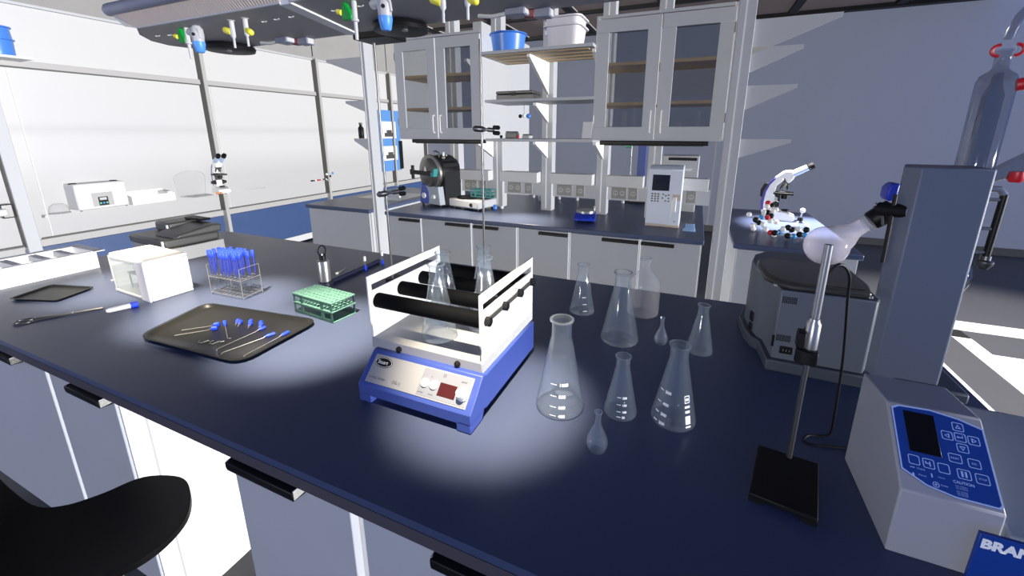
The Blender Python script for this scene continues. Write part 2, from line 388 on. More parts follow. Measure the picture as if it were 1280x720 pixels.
# bench spine: uprights, service rail and sockets
fr = T('shelving_rack', 'grey upright frame with service rail and sockets along the back bench', 'frame', (-1.25, 3.6, .9))
PX = [-2.22, -1.745, -1.25, -.745, -.32]
for x in PX:
    MB().box(x-.05, 3.56, .90, x+.05, 3.66, 3.0).build('upright', WHITE, fr, bevel=.003)
    MB().box(x-.008, 3.556, .92, x-.002, 3.5605, 2.95).build('slot_strip', BWHITE, fr, smooth=False)
edges = [(PX[i]+.05, PX[i+1]-.05) for i in range(4)] + [(-.27, .12)]
for a, b in edges:
    MB().box(a, 3.50, 1.155, b-.02, 3.60, 1.25).build('service_rail', LGREY, fr, bevel=.004)
    MB().box(a, 3.60, 1.03, b, 3.63, 1.155).build('back_strip', WHITE, fr, smooth=False)
    if b - a > .2:
        w = b - a
        for t in (.10, .27, .55) if w < .42 else (.12, .32, .62):
            xx = a + w*t
            so = MB().box(xx, 3.592, 1.045, xx+.075, 3.601, 1.14).build('socket', mat_sock, fr, bevel=.003)
            mb = MB().cyl((xx+.0375, 3.5925, 1.0925), (xx+.0375, 3.5905, 1.0925), .022, n=16)
            mb.build('socket_face', FRAME, so)
            mb = MB().box(xx+.028, 3.5895, 1.088, xx+.033, 3.5906, 1.10); mb.box(xx+.043, 3.5895, 1.088, xx+.048, 3.5906, 1.10)
            mb.build('socket_hole', BLACK, so, smooth=False)
# shelf boards with brackets between the glass cabinets
for z, lab, y0, nm in ((2.205, 'top open shelf with tan underside carrying the blue bowl and white tubs', 3.02, 3), (1.86, 'middle open grey shelf carrying the dark flat case', 3.12, 0), (1.553, 'lowest open grey shelf between the two glass cabinets', 3.12, 0)):
    r = T('shelf', lab, 'shelf', (-1.2, 3.3, z))
    MB().box(-1.64, y0, z-.022, -.735, 3.552, z).build('board', WHITE, r, bevel=.002)
    if nm:
        for k in range(4):
            MB().box(-1.60, y0+.05+k*.13, z-.026, -.78, y0+.105+k*.13, z-.0215).build('tan_strip', TAN, r, smooth=False)
    for x in (-1.745, -1.25, -.745):
        dz = .26 if nm else .15; dep = .46 if nm else .32
        sx = x-.004 if x > -.8 else (x-.05 if x < -1.5 else x+.0)
        MB().prism([(3.553, z-.024), (3.56-dep, z-.024), (3.56-dep, z-.045), (3.553, z-.024-dz)], 'x', sx-.012, sx+.012).build('bracket', BWHITE, r, smooth=False)
# glass wall cabinets
def wall_cab(x0, x1, label):
    z0, z1, y0, y1 = 1.545, 2.385, 3.08, 3.55
    r = T('wall_cabinet', label, 'cabinet', ((x0+x1)/2, 3.3, z0))
    mb = MB().box(x0, y0+.02, z0, x0+.02, y1, z1); mb.box(x1-.02, y0+.02, z0, x1, y1, z1)
    mb.box(x0+.02, y0+.02, z1-.02, x1-.02, y1, z1); mb.box(x0+.02, y0+.02, z0, x1-.02, y1, z0+.02)
    mb.build('carcass', WHITE, r, bevel=.002)
    for z in (1.79, 2.06):
        MB().box(x0+.022, y0+.05, z, x1-.022, y1-.02, z+.022).build('inner_shelf', TAN, r, bevel=.002)
    xm = (x0+x1)/2
    for a, b, hx in ((x0+.012, xm-.004, xm-.035), (xm+.004, x1-.012, xm+.035)):
        d = MB().frame(a, z0+.01, b, z1-.03, .085, y0, y0+.02).build('door', WHITE, r, bevel=.002)
        MB().box(a+.08, y0+.008, z0+.09, b-.08, y0+.012, z1-.115).build('glass_pane', GLASS2, d, smooth=False)
        MB().tube([(hx, y0, 1.60), (hx, y0-.022, 1.605), (hx, y0-.024, 1.62), (hx, y0-.024, 1.725), (hx, y0-.022, 1.74), (hx, y0, 1.745)], .006).build('handle', LGREY, d)
        for zz in (z0+.12, z1-.18):
            ex = a-.004 if hx < xm else b-.002
            MB().box(ex, y0-.004, zz, ex+.006, y0+.004, zz+.06).build('hinge', DSTEEL, d, smooth=False)
    return r
wall_cab(-2.50, -1.645, 'grey glass-fronted wall cabinet above the pressure vessel, left of the open shelves')
wall_cab(-.735, .15, 'grey glass-fronted wall cabinet above the keypad dispenser, right of the open shelves')
for x0, x1, lab in ((-2.38, -1.66, 'thin black lamp bar under the left glass cabinet'), (-.68, .06, 'thin black lamp bar under the right glass cabinet')):
    r = T('lamp_bar', lab, 'lamp', ((x0+x1)/2, 3.15, 1.53))
    MB().box(x0, 3.11, 1.513, x1, 3.18, 1.545).build('lamp_body', BLACK, r, bevel=.006)
    MB().box(x0+.03, 3.125, 1.508, x1-.03, 3.165, 1.514).build('lens', DGREY, r, bevel=.002)
# glassware inside the right cabinet
for i, (x, y, h, rr) in enumerate(((-.56, 3.42, .20, .022), (-.47, 3.36, .27, .012), (-.36, 3.44, .15, .03), (-.15, 3.42, .12, .02), (-.02, 3.38, .19, .012), (.05, 3.44, .10, .018))):
    nmz = 1.567
    o = MB().lathe([(rr, 0), (rr, h*.8), (rr*.8, h*.85), (rr*.8, h), (rr*.95, h)], (x, y, nmz), 16).build('measuring_cylinder', ACRYL)
    tag(o, ['wide measuring cylinder, leftmost in the right glass cabinet', 'tall narrow cylinder, second from left in the right glass cabinet', 'squat beaker-like cylinder left of the right cabinet\'s door gap', 'short cylinder right of the right cabinet\'s door gap', 'tall narrow cylinder in the right door of the right glass cabinet', 'small cylinder at the right end of the right glass cabinet'][i], 'glassware')

# ================================================================== THINGS ON THE BACK BENCH
Z0 = .90
# pressure vessel (autoclave-like): round grey lid facing the room, dark body, blue and grey foot
r = T('pressure_vessel', 'black round pressure vessel with grey domed lid on a blue and grey stand', 'pressure vessel', (-2.29, 3.38, Z0))
RM = rotz_M((-2.36, 3.34, Z0), R(-20))
MB(RM).axis((0, .02, .325), (0, .25, .325), [(.150, 0), (.165, .01), (.165, .20), (.15, .225)], 40).build('drum', BLACK, r)
MB(RM).prism([(-.16, .02), (.16, .02), (.166, .33), (.150, .40), (.11, .45), (-.11, .45), (-.150, .40), (-.166, .33)], 'y', .047, .24).build('rear_housing', mat('vessel_black', (.022, .024, .026), .8, spec=.04), r, bevel=.004)
MB(RM).axis((0, .02, .325), (0, -.06, .325), [(.158, -.005), (.166, .0), (.166, .018), (.150, .022), (.135, .04), (.10, .058), (.05, .068), (.004, .07)], 48).build('lid', mat('lid_metal', (.085, .083, .078), .3, metal=.4), r)
MB(RM).axis((0, .012, .325), (0, -.012, .325), [(.168, 0), (.175, .004), (.175, .02), (.168, .024)], 48).build('lid_rim', DSTEEL, r)
mb = MB(RM).box(-.215, -.075, .305, .10, -.052, .345); mb.cyl((-.205, -.064, .26), (-.205, -.064, .39), .016)
mb.box(-.235, -.08, .30, -.19, -.05, .35)
lb = mb.build('locking_bar', BLACK, r, bevel=.003)
MB(RM).prism([(.105, .305), (.15, .30), (.168, .37), (.155, .378), (.135, .335), (.105, .335)], 'y', -.076, -.03).build('release_lever', TEAL, r, bevel=.003)
MB(RM).prism([(-.02, .345), (.02, .345), (0, .39)], 'y', -.062, -.058).build('warning_triangle', LGREY, r, smooth=False)
MB(RM).prism([(-.165, .025), (.16, .025), (.135, .20), (-.12, .20)], 'y', -.02, .045).build('foot', mat('vessel_foot_grey', (.27, .30, .34), .5), r, bevel=.004)
MB(RM).prism([(-.166, .024), (-.03, .024), (-.01, .07), (-.01, .13), (-.04, .18), (-.10, .215), (-.122, .215)], 'y', -.026, .044).build('blue_cheek', BLUE, r, bevel=.003)
MB(RM).axis((-.085, -.026, .10), (-.085, -.04, .10), [(.028, 0), (.028, .012), (.02, .014)], 24).build('gauge', LGREY, r)
MB(RM).axis((.07, -.02, .10), (.07, -.04, .10), [(.022, 0), (.018, .018)], 24).build('dial', LGREY, r)
for x in (-.145, .14):
    for y in (.0, .20): MB(RM).cyl((x, y, 0), (x, y, .03), .012).build('foot_pad', BLACK, r)
MB(RM).tube([(.0, .05, .48), (.0, .05, .525), (.03, .05, .53), (.07, .06, .515), (.07, .06, .46)], .008).build('valve_pipe', DSTEEL, r)
mb = MB(RM).cyl((.11, .08, .455), (.11, .08, .52), .010); mb.ball((.11, .08, .47), .018, 8)
mb.build('safety_valve', STEEL, r)
MB(RM).box(-.02, .10, .48, .12, .12, .50).build('top_bar', DSTEEL, r, bevel=.004)

# light platform stirrer / shaker with teal rack
r = T('platform_shaker', 'low white platform shaker with dark top plate on the back bench', 'shaker', (-1.925, 3.38, Z0))
RM = rotz_M((-1.925, 3.38, Z0), R(-13))
MB(RM).box(-.185, -.13, .025, .185, .14, .10).build('housing', WHITE, r, bevel=.012)
MB(RM).lathe([(.10, .10), (.125, .105), (.125, .112), (.10, .114)], (-.03, 0, 0), 32).build('top_plate', BLACK, r)
MB(RM).axis((.10, -.13, .06), (.10, -.142, .06), [(.017, 0), (.014, .012)], 20).build('knob', BLACK, r)
for x in (-.15, .15):
    for y in (-.10, .11): MB(RM).cyl((x, y, 0), (x, y, .026), .014).build('foot', BLACK, r)
def tube_rack(name, label, loc, L, Wd, H, m, nx, ny, rz=0, hole=.7):
    r = T(name, label, 'rack', loc); RM = rotz_M(loc, rz)
    t = .004
    for z, nmz in ((H-t, 'top_grid'), (H*.52, 'middle_grid')):
        mb = MB(RM); px, py = L/nx, Wd/ny
        for i in range(nx+1):
            ww = px*(1-hole)/2 if 0 < i < nx else px*(1-hole)/2
            mb.box(-L/2 + i*px - ww, -Wd/2 - ww, z, -L/2 + i*px + ww, Wd/2 + ww, z+t)
        for j in range(ny+1):
            ww = py*(1-hole)/2
            mb.box(-L/2, -Wd/2 + j*py - ww, z+.0002, L/2, -Wd/2 + j*py + ww, z+t-.0002)
        mb.build(nmz, m, r, smooth=False)
    MB(RM).box(-L/2-.003, -Wd/2-.002, .001, L/2+.003, Wd/2+.002, .005).build('base_plate', m, r, smooth=False)
    for y in (-Wd/2-.004, Wd/2):
        mb = MB(RM).box(-L/2, y, .004, -L/2+.008, y+.004, H-.004); mb.box(L/2-.008, y, .004, L/2, y+.004, H-.004)
        mb.box(-L*.31, y, .004, -L*.31+.012, y+.004, H-.004); mb.box(L*.22, y, .004, L*.22+.014, y+.004, H-.004)
        mb.box(-L/2, y, H-.012, L/2, y+.004, H-.004); mb.box(-L/2, y, H*.5-.004, L/2, y+.004, H*.5+.004); mb.box(-L/2, y, .002, L/2, y+.004, .012)
        mb.build('side_frame', m_shaded if m is GREEN else m, r, smooth=False)
    return r
m_shaded = mat('rack_green_shaded', (.018, .055, .047), .45)  # darker copy of the rack green, shade painted on the side frames
tube_rack('test_tube_rack', 'empty teal test tube rack standing on the low white platform shaker', (-1.82, 3.40, Z0+.1145), .21, .10, .075, TEAL, 9, 4)
# small blue stopper and clear knob by the upright
o = MB().lathe([(.0, 0), (.018, .002), (.022, .02), (.014, .04), (.004, .046)], (-1.71, 3.42, Z0), 16).build('stopper', BOWLB)
tag(o, 'small blue rubber stopper at the foot of an upright', 'stopper')
o = MB().ball((-1.655, 3.46, Z0+.016), .016, 8).build('glass_bead', BWHITE); tag(o, 'small white ball right of the blue stopper on the back bench', 'ball')
# royal blue magnetic stirrer
r = T('magnetic_stirrer', 'royal blue magnetic stirrer with a silver plate on the back bench', 'stirrer', (-.80, 3.27, Z0))
RM = rotz_M((-.805, 3.27, Z0), R(12))
MB(RM).prism([(-.11, .012), (.15, .012), (.15, .06), (-.07, .06), (-.11, .03)], 'x', -.085, .085).build('housing', RBLUE, r, bevel=.006)
MB(RM).lathe([(.075, .06), (.075, .078), (.07, .082), (0, .082)], (0, .03, 0), 32).build('top_plate', STEEL, r)
MB(RM).axis((.04, -.095, .034), (.04, -.112, .05), [(.013, 0), (.011, .012)], 16).build('knob', RBLUE, r)
for x in (-.07, .07):
    for y in (-.08, .12): MB(RM).cyl((x, y, 0), (x, y, .013), .01).build('foot', BLACK, r)
MB(RM).cyl((.07, .11, .06), (.07, .11, .10), .008).build('rod_socket', STEEL, r)
# dispenser with display and keypad
r = T('keypad_dispenser', 'tall white keypad dispenser with a black display on the back bench', 'instrument', (-.20, 3.33, Z0))
X0, X1, Y0, Y1 = -.328, -.082, 3.25, 3.50
MB().prism([(Y0, Z0+.02), (Y1, Z0+.02), (Y1, Z0+.455), (Y0+.09, Z0+.455), (Y0+.055, Z0+.43)], 'x', X0, X1).build('housing', mat('dispenser_white', (.60, .64, .72), .45), r, bevel=.006)
MB().prism([(Y0+.01, Z0), (Y1-.01, Z0), (Y1, Z0+.021), (Y0, Z0+.021)], 'x', X0, X1).build('plinth', mat('warm_plinth', (.62, .52, .44), .5), r, bevel=.003)
PM = frame_M((X0, Y0, Z0+.02), (1, 0, 0), (0, .055, .41))
MB(PM).box(.030, .255, 0, .155, .375, .004).build('display', SCREEN, r, bevel=.002)
for i in range(3):
    for j in range(4): MB(PM).box(.030+i*.022, .17+j*.018, 0, .043+i*.022, .181+j*.018, .004).build('key', DGREY, r, smooth=False)
for x, y in ((.112, .20), (.135, .22), (.135, .18), (.155, .20), (.115, .23), (.155, .225), (.157, .178)):
    MB(PM).box(x-.006, y-.005, 0, x+.006, y+.005, .004).build('key', DGREY, r, smooth=False)
MB(PM).box(.186, .10, -.001, .214, .21, .006).build('nozzle_cover', BWHITE, r, bevel=.004)
MB(PM).box(.178, .04, 0, .181, .23, .002).build('groove', LGREY, r, smooth=False)
MB(PM).box(.182, .185, 0, .24, .232, .0012).build('beige_band', mat('beige_band', (.50, .42, .36), .5), r, smooth=False)
MB(PM).lathe([(.007, 0), (.007, .004), (0, .0045)], (.212, .03, 0), 14).build('button', GREENDOT, r)
# little folded blue cloth
r = MB().box(-.05, 3.17, Z0, .035, 3.24, Z0+.012); r.prism([(3.19, Z0+.012), (3.24, Z0+.012), (3.235, Z0+.045), (3.225, Z0+.045)], 'x', -.035, .028)
o = r.build('wipe_packet', LBLUE, bevel=.003); tag(o, 'small pale blue wipe packet right of the keypad dispenser', 'packet')
# white cupboard-like box and blue column seen behind the dispenser
r = T('printer', 'white printer with dark slot behind the keypad dispenser', 'printer', (-.12, 4.12, Z0))
MB().box(-.29, 4.0, Z0, .02, 4.25, Z0+.50).build('housing', WHITE, r, bevel=.008)
MB().box(-.24, 3.99, Z0+.46, .0, 4.02, Z0+.485).build('paper_slot', BLACK, r, bevel=.003)
MB().box(-.16, 3.992, Z0+.37, -.04, 4.001, Z0+.39).build('label_plate', BWHITE, r, smooth=False)
r = T('burette_stand', 'tall dark blue burette column with green taps behind the back bench rail', 'stand', (-.47, 4.2, Z0))
MB().box(-.55, 4.31, Z0, -.47, 4.37, 1.66).build('column', CBLUE, r, bevel=.004)
MB().box(-.65, 4.29, Z0, -.42, 4.395, Z0+.02).build('base', BLACK, r, bevel=.003)
MB().cyl((-.62, 4.34, Z0), (-.62, 4.34, 1.64), .007).build('rod', DSTEEL, r)
for z in (1.47, 1.58): MB().cyl((-.68, 4.34, z), (-.615, 4.34, z), .016, n=12).build('tap', GREENDOT, r)
# pipes seen under the sockets
for x0, x1, lab in ((-1.16, -.82, 'white horizontal pipe under the sockets behind the royal blue stirrer'), (-.68, -.30, 'white horizontal pipe under the sockets left of the keypad dispenser'), (-1.66, -1.32, 'white horizontal pipe with glass joint under the sockets, mid bench')):
    mb = MB().cyl((x0, 4.25, .985), (x1, 4.25, .985), .03); mb.cyl((x0+.02, 4.25, .90), (x0+.02, 4.25, .96), .015); mb.cyl((x1-.02, 4.25, .90), (x1-.02, 4.25, .96), .015)
    r = mb.build('pipe', WHITE); tag(r, lab, 'pipe')
    MB().box((x0+x1)/2-.05, 4.20, 1.0, (x0+x1)/2+.05, 4.215, 1.05).build('clip', BWHITE, r, smooth=False)
r = T('round_flask', 'small round glass flask with grey collar behind the middle sockets', 'flask', (-1.42, 3.95, Z0))
MB().lathe([(.001, 0), (.03, .004), (.052, .03), (.058, .058), (.045, .09), (.02, .105), (.018, .14), (.02, .142)], (-1.42, 3.95, Z0), 24).build('bulb', GLASS, r)
MB().lathe([(.036, .085), (.036, .105), (.022, .11), (.022, .085)], (-1.42, 3.95, Z0), 20).build('collar', DSTEEL, r)
MB().lathe([(.05, 0), (.05, .008), (.03, .01)], (-1.42, 3.95, Z0-.0005), 20).build('cork_ring', DGREY, r)

# things on the shelves
r = T('bowl', 'round blue plastic bowl on the top open shelf', 'bowl', (-1.47, 3.22, 2.206))
MB().lathe([(.115, 0), (.12, .004), (.138, .135), (.152, .142), (.150, .148), (.134, .142), (.115, .012), (0, .012)], (-1.47, 3.22, 2.206), 40).build('shell', BOWLB, r)
def tub(label, z, h):
    r = T('tub', label, 'tub', (-1.02, 3.3, z))
    x0, x1, y0, y1 = -1.15, -.885, 3.17, 3.43
    P0 = rrect(x0+.02, y0+.02, x1-.02, y1-.02, .04); P1 = rrect(x0, y0, x1, y1, .05); P2 = rrect(x0-.018, y0-.018, x1+.018, y1+.018, .055); P3 = rrect(x0+.006, y0+.006, x1-.006, y1-.006, .045)
    n = len(P0); mb = MB(); vs = []; fs = []
    for P, zz in ((P0, z), (P1, z+h), (P2, z+h), (P2, z+h+.012), (P3, z+h+.012), (P0, z+.008)): vs += [(a, b, zz) for a, b in P]
    for L in range(5):
        for i in range(n):
            j = (i+1) % n; fs.append((L*n+i, L*n+j, (L+1)*n+j, (L+1)*n+i))
    fs.append(list(range(n))[::-1]); fs.append([5*n+i for i in range(n)])
    mb.add(vs, fs).build('shell', BWHITE2, r)
    MB().box(x0-.03, 3.27, z+h-.03, x0-.012, 3.33, z+h+.002).build('grip', BWHITE, r, bevel=.004)
    return r
BWHITE2 = mat('grey_white_plastic', (.62, .60, .63), .5)
tub('white plastic tub resting on the top open shelf, lower of two nested', 2.206, .16)
tub('white plastic tub nested upper in the pair on the top shelf', 2.265, .16)
r = T('flat_case', 'dark grey flat case lying on the middle open shelf', 'case', (-1.38, 3.3, 1.861))
MB().box(-1.585, 3.22, 1.861, -1.26, 3.42, 1.905).build('lower_shell', DGREY, r, bevel=.006)
MB().box(-1.587, 3.218, 1.907, -1.258, 3.422, 1.932).build('lid', DGREY, r, bevel=.008)
MB().box(-1.45, 3.205, 1.895, -1.40, 3.22, 1.918).build('latch', BLACK, r, bevel=.003)
r = T('lens_box', 'small dark box on the lowest open shelf', 'box', (-1.52, 3.3, 1.554))
MB().box(-1.52, 3.25, 1.554, -1.43, 3.35, 1.60).build('body', DGREY, r, bevel=.006); MB().box(-1.515, 3.255, 1.601, -1.435, 3.345, 1.612).build('lid', BLACK, r, bevel=.004)
r = T('lens_box', 'small grey box nearest the middle upright on the lowest open shelf', 'box', (-1.33, 3.3, 1.554))
MB().box(-1.365, 3.25, 1.554, -1.295, 3.33, 1.578).build('body', GREYP, r, bevel=.006); MB().box(-1.36, 3.255, 1.579, -1.30, 3.325, 1.59).build('lid', DGREY, r, bevel=.004)
o = MB().ball((-1.56, 3.26, 1.554+.014), .014, 8).build('rubber_ball', BLACK); tag(o, 'tiny black ball at the left end of the lowest open shelf', 'ball')
o = MB().ball((-1.405, 3.26, 1.554+.013), .013, 8).build('rubber_ball', RED); tag(o, 'tiny red ball on the lowest open shelf between the two boxes', 'ball')
r = MB(frame_M((-.86, 3.28, 1.556), (1, 0, 0), (.10, .25, 1))).box(0, 0, 0, .075, .13, .006).build('card', BWHITE2, smooth=False); tag(r, 'white card leaning on the lowest open shelf by the right cabinet', 'card')
# ball stick piece on the middle shelf edge
r = T('ball_model', 'small blue and black ball model hung under the middle shelf', 'model', (-1.37, 3.3, 1.70))
MB().ball((-1.40, 3.3, 1.735), .016, 8).build('black_ball', BLACK, r); MB().ball((-1.365, 3.3, 1.738), .016, 8).build('white_ball', BWHITE, r); MB().ball((-1.325, 3.3, 1.735), .02, 8).build('blue_ball', BOWLB, r)
mb = MB().tube([(-1.40, 3.3, 1.735), (-1.365, 3.3, 1.738), (-1.325, 3.3, 1.735)], .005); mb.tube([(-1.365, 3.3, 1.738), (-1.365, 3.3, 1.8365)], .002); mb.build('stick', DSTEEL, r)
# dark bottles on the left post arms
for i, (x, z, h) in enumerate(((-2.80, 1.55, .13),)):
    r = T('bottle', 'small dark bottle standing on the left shelving bracket', 'bottle', (x, 2.94, z+.001))
    MB().lathe([(.022, 0), (.024, .003), (.024, h*.7), (.012, h*.82), (.012, h*.95)], (x, 2.94, z+.001), 18).build('glass_body', BLACK, r)
    MB().lathe([(.015, h*.93), (.015, h*1.05), (.0, h*1.06)], (x, 2.94, z+.001), 16).build('cap', DGREY, r)

# ================================================================== RIGHT BENCH: microscope and molecule models
def microscope(label, loc, rz, sc=1.0):
    r = T('microscope', label, 'microscope', loc)
    M0 = rotz_M(loc, rz) @ Matrix.Scale(sc, 4)
    # local: +x toward the user, z up
    MB(M0).prism([(-.11, 0), (.10, 0), (.115, .02), (.11, .05), (.03, .075), (-.02, .075), (-.11, .06)], 'y', -.06, .06).build('base', BWHITE, r, bevel=.008)
    arm = [(-.115, .05), (-.125, .14), (-.115, .22), (-.085, .29), (-.04, .345), (.0, .36), (.005, .315), (-.035, .27), (-.045, .20), (-.01, .18), (-.01, .07)]
    a = MB(M0).prism(arm, 'y', -.030, .030).build('arm', BWHITE, r, bevel=.006)
    st = [(-.121, .075), (-.128, .14), (-.118, .22), (-.09, .285), (-.06, .325), (-.045, .325), (-.078, .28), (-.1, .22), (-.108, .14), (-.103, .075)]
    MB(M0).prism(st, 'y', -.0325, .0325).build('violet_stripe', VIO, a, bevel=.001)
    MB(M0).prism([(-.138, .18), (-.118, .175), (-.085, .275), (-.09, .29), (-.12, .285), (-.14, .23)], 'y', -.025, .025).build('rear_cover', BLACK, r, bevel=.006)
    MB(M0).prism([(-.06, .33), (.0, .385), (.055, .395), (.075, .37), (.07, .33), (.04, .29), (.02, .31), (.02, .33)], 'y', -.036, .036).build('head', BWHITE, r, bevel=.010)
    for y in (-.026, .026):
        MB(M0).cyl((.06, y, .365), (.15, y*1.1, .420), .024, .021).build('eyepiece_tube', LBLUEW, r)
        MB(M0).axis((.148, y*1.1, .419), (.182, y*1.1, .440), [(.024, 0), (.025, .008), (.022, .012), (.025, .016), (.022, .04), (.012, .042)], 18).build('eyepiece', BLACK, r)
    MB(M0).axis((.03, 0, .305), (.018, 0, .285), [(.032, 0), (.032, .018)], 20).build('nosepiece', DGREY, r)
    for a_ in (0, 1, 2):
        an = 2*PI*a_/3 + .5
        p = Vector((.02+.018*math.cos(an), .018*math.sin(an), .288)); q = p + Vector((.014*math.cos(an)-.006, .014*math.sin(an), -.048))
        MB(M0).axis(p, q, [(.010, 0), (.010, .03), (.006, .035), (.006, .05)], 14).build('objective', DSTEEL, r)
    mb = MB(M0).box(-.05, -.06, .205, .085, .06, .222); mb.box(-.02, -.05, .222, .03, .0, .23)
    s = mb.build('stage', BLACK, r, bevel=.003)
    MB(M0).box(-.04, -.03, .15, .0, .03, .206).build('stage_bracket', BLACK, s, bevel=.003)
    MB(M0).cyl((.03, 0, .17), (.03, 0, .205), .025).build('condenser', BLACK, r)
    for y in (-1, 1): MB(M0).axis((-.025, y*.03, .125), (-.025, y*.075, .125), [(.024, 0), (.024, .02), (.016, .022), (.016, .045)], 18).build('focus_knob', BLACK, r)
    MB(M0).lathe([(.028, .072), (.028, .084), (.02, .087), (0, .087)], (.045, 0, 0), 20).build('field_lens', BLACK, r)
    return r
LBLUEW = mat('pale_blue_white', (.45, .55, .72), .4)
# cells of the view: placed on the right worktop
microscope('white microscope with violet stripe on the right bench, eyepieces raised right', (.655, 3.92, Z0), R(-8), 1.04)
def molecule(label, atoms, bonds):
    bx = atoms[0][0]; r = T('ball_stick_model', label, 'molecule model', (bx[0], bx[1], Z0), 'ball and stick models by the microscope')
    nm = {'w': (BWHITE, 'white_ball'), 'k': (BLACK, 'black_ball'), 'r': (RED, 'red_ball'), 'b': (ATB, 'blue_ball')}
    for p, c, rr in atoms: MB().ball(p, rr, 8).build(nm[c][1], nm[c][0], r)
    for i, j in bonds: MB().cyl(atoms[i][0], atoms[j][0], .0055, n=8).build('stick', GREYP, r)
ATB = mat('atom_blue', (.03, .25, .60), .35)
for lab, atoms, bonds in (
 ('largest ball and stick model, leftmost heap beside the microscope, with white and red balls', [((0.384, 3.365, 1.023), 'w', 0.0185), ((0.429, 3.365, 0.989), 'k', 0.02), ((0.469, 3.365, 1.007), 'b', 0.0185), ((0.413, 3.365, 0.945), 'w', 0.0185), ((0.426, 3.365, 0.920), 'w', 0.0185), ((0.48, 3.365, 0.959), 'w', 0.0185), ((0.499, 3.365, 0.928), 'w', 0.0185), ((0.453, 3.365, 0.967), 'k', 0.02), ((0.475, 3.365, 1.05), 'w', 0.0185), ((0.502, 3.365, 1.012), 'r', 0.0185), ((0.495, 3.365, 1.049), 'k', 0.02), ((0.488, 3.365, 1.092), 'w', 0.0185), ((0.493, 3.365, 1.114), 'r', 0.0185), ((0.522, 3.365, 1.094), 'k', 0.02), ((0.529, 3.365, 1.063), 'w', 0.0185), ((0.546, 3.365, 1.072), 'w', 0.0185), ((0.525, 3.365, 0.983), 'w', 0.0185), ((0.565, 3.365, 0.976), 'w', 0.0185), ((0.524, 3.365, 1.022), 'k', 0.02)],
  [(0, 1), (1, 2), (1, 7), (7, 3), (7, 4), (2, 9), (7, 5), (7, 6), (2, 8), (9, 10), (10, 11), (11, 12), (10, 13), (13, 14), (13, 15), (9, 18), (18, 16), (18, 17)]),
 ('flat ball and stick model lying nearest the worktop edge, with two blue balls', [((0.508, 3.185, 0.939), 'r', 0.0185), ((0.534, 3.185, 0.920), 'w', 0.0185), ((0.528, 3.185, 0.944), 'k', 0.02), ((0.565, 3.185, 0.943), 'b', 0.0185), ((0.607, 3.185, 0.928), 'k', 0.02), ((0.574, 3.185, 0.974), 'w', 0.0185), ((0.6, 3.185, 0.986), 'k', 0.02), ((0.625, 3.185, 0.972), 'k', 0.02), ((0.647, 3.185, 0.922), 'b', 0.0185), ((0.661, 3.185, 0.979), 'w', 0.0185), ((0.677, 3.185, 0.94), 'k', 0.02), ((0.705, 3.185, 0.938), 'b', 0.0185), ((0.707, 3.185, 0.977), 'k', 0.02)],
  [(0, 2), (2, 1), (2, 3), (3, 4), (3, 5), (4, 8), (6, 5), (6, 7), (7, 9), (8, 10), (10, 11), (9, 12), (7, 4)]),
 ('small ball model of one black and three white balls, right of the microscope', [((0.763, 3.655, 0.961), 'k', 0.02), ((0.764, 3.655, 1.033), 'w', 0.0185), ((0.733, 3.655, 0.919), 'w', 0.0185), ((0.807, 3.655, 0.919), 'w', 0.0185)], [(0, 1), (0, 2), (0, 3)])):
    jit = [((p[0], p[1] + rnd.uniform(-.03, .03), p[2]), c, q) for p, c, q in atoms]
    molecule(lab, jit, bonds)

# ================================================================== MAIN ISLAND
mb = MB().prism([(.480, .866), (.478, .894), (.486, .90), (1.850, .90), (1.855, .894), (1.855, .866)], 'x', -3.15, .76)
r = mb.build('worktop', TOP, smooth=False)
tag(r, 'long navy blue worktop of the main island in the foreground', 'worktop')
MB().prism([(.4765, .864), (.4765, .893), (.4805, .893), (.4805, .864)], 'x', -3.15, .76).build('front_edge', EDGE, r, smooth=False)
def icab(x0, x1, hx0, hx1, label):
    r = T('base_cabinet', label, 'cabinet', ((x0+x1)/2, 1.15, 0), None)
    mb = MB().box(x0, .52, .10, x1, 1.80, .8655); mb.box(x0+.02, .60, 0, x1-.02, 1.75, .10)
    mb.build('carcass', BWHITE, r, smooth=False)
    d = MB().box(x0+.012, .498, .12, x1-.012, .519, .858).build('door', IDOOR, r, bevel=.002)
    if hx0 is not None:
        mb = MB().prism([(.498, .828), (.468, .832), (.466, .842), (.466, .856), (.498, .860)], 'x', hx0, hx1)
        h = mb.build('handle', BLACK, d, bevel=.002)
        for e in (hx0-.0, hx1-.003): MB().box(e, .47, .834, e+.003, .497, .857).build('end_cap', LGREY, h, smooth=False)
    return r
IDOOR = mat('island_door_laminate', (.40, .415, .45), .55, var=.02)
icab(-2.80, -1.915, -2.36, -2.08, 'grey island base cabinet at the far left behind the stool')
icab(-1.912, -1.49, -1.70, -1.457-.05, 'grey island base cabinet left of the white knee space')
icab(-.985, -.585, -.945, -.725, 'grey island base cabinet right of the white knee space')
icab(-.575, -.13, -.375, -.16, 'grey island base cabinet at the bottom middle of the photo')
icab(-.125, .70, -.05, .17, 'grey island base cabinet at the right end of the island')
r = T('knee_space_panel', 'white lining of the island knee space behind the black stool', 'panel', (-1.24, 1.2, 0))
MB().box(-1.489, 1.10, 0, -.986, 1.12, .864).build('back_panel', BWHITE, r, smooth=False)
MB().box(-1.489, .50, .0, -1.480, 1.10, .864).build('side_panel', BWHITE, r, smooth=False)
MB().box(-1.4802, .548, .0, -1.4785, .553, .864).build('edge_strip', GREYP, r, smooth=False)

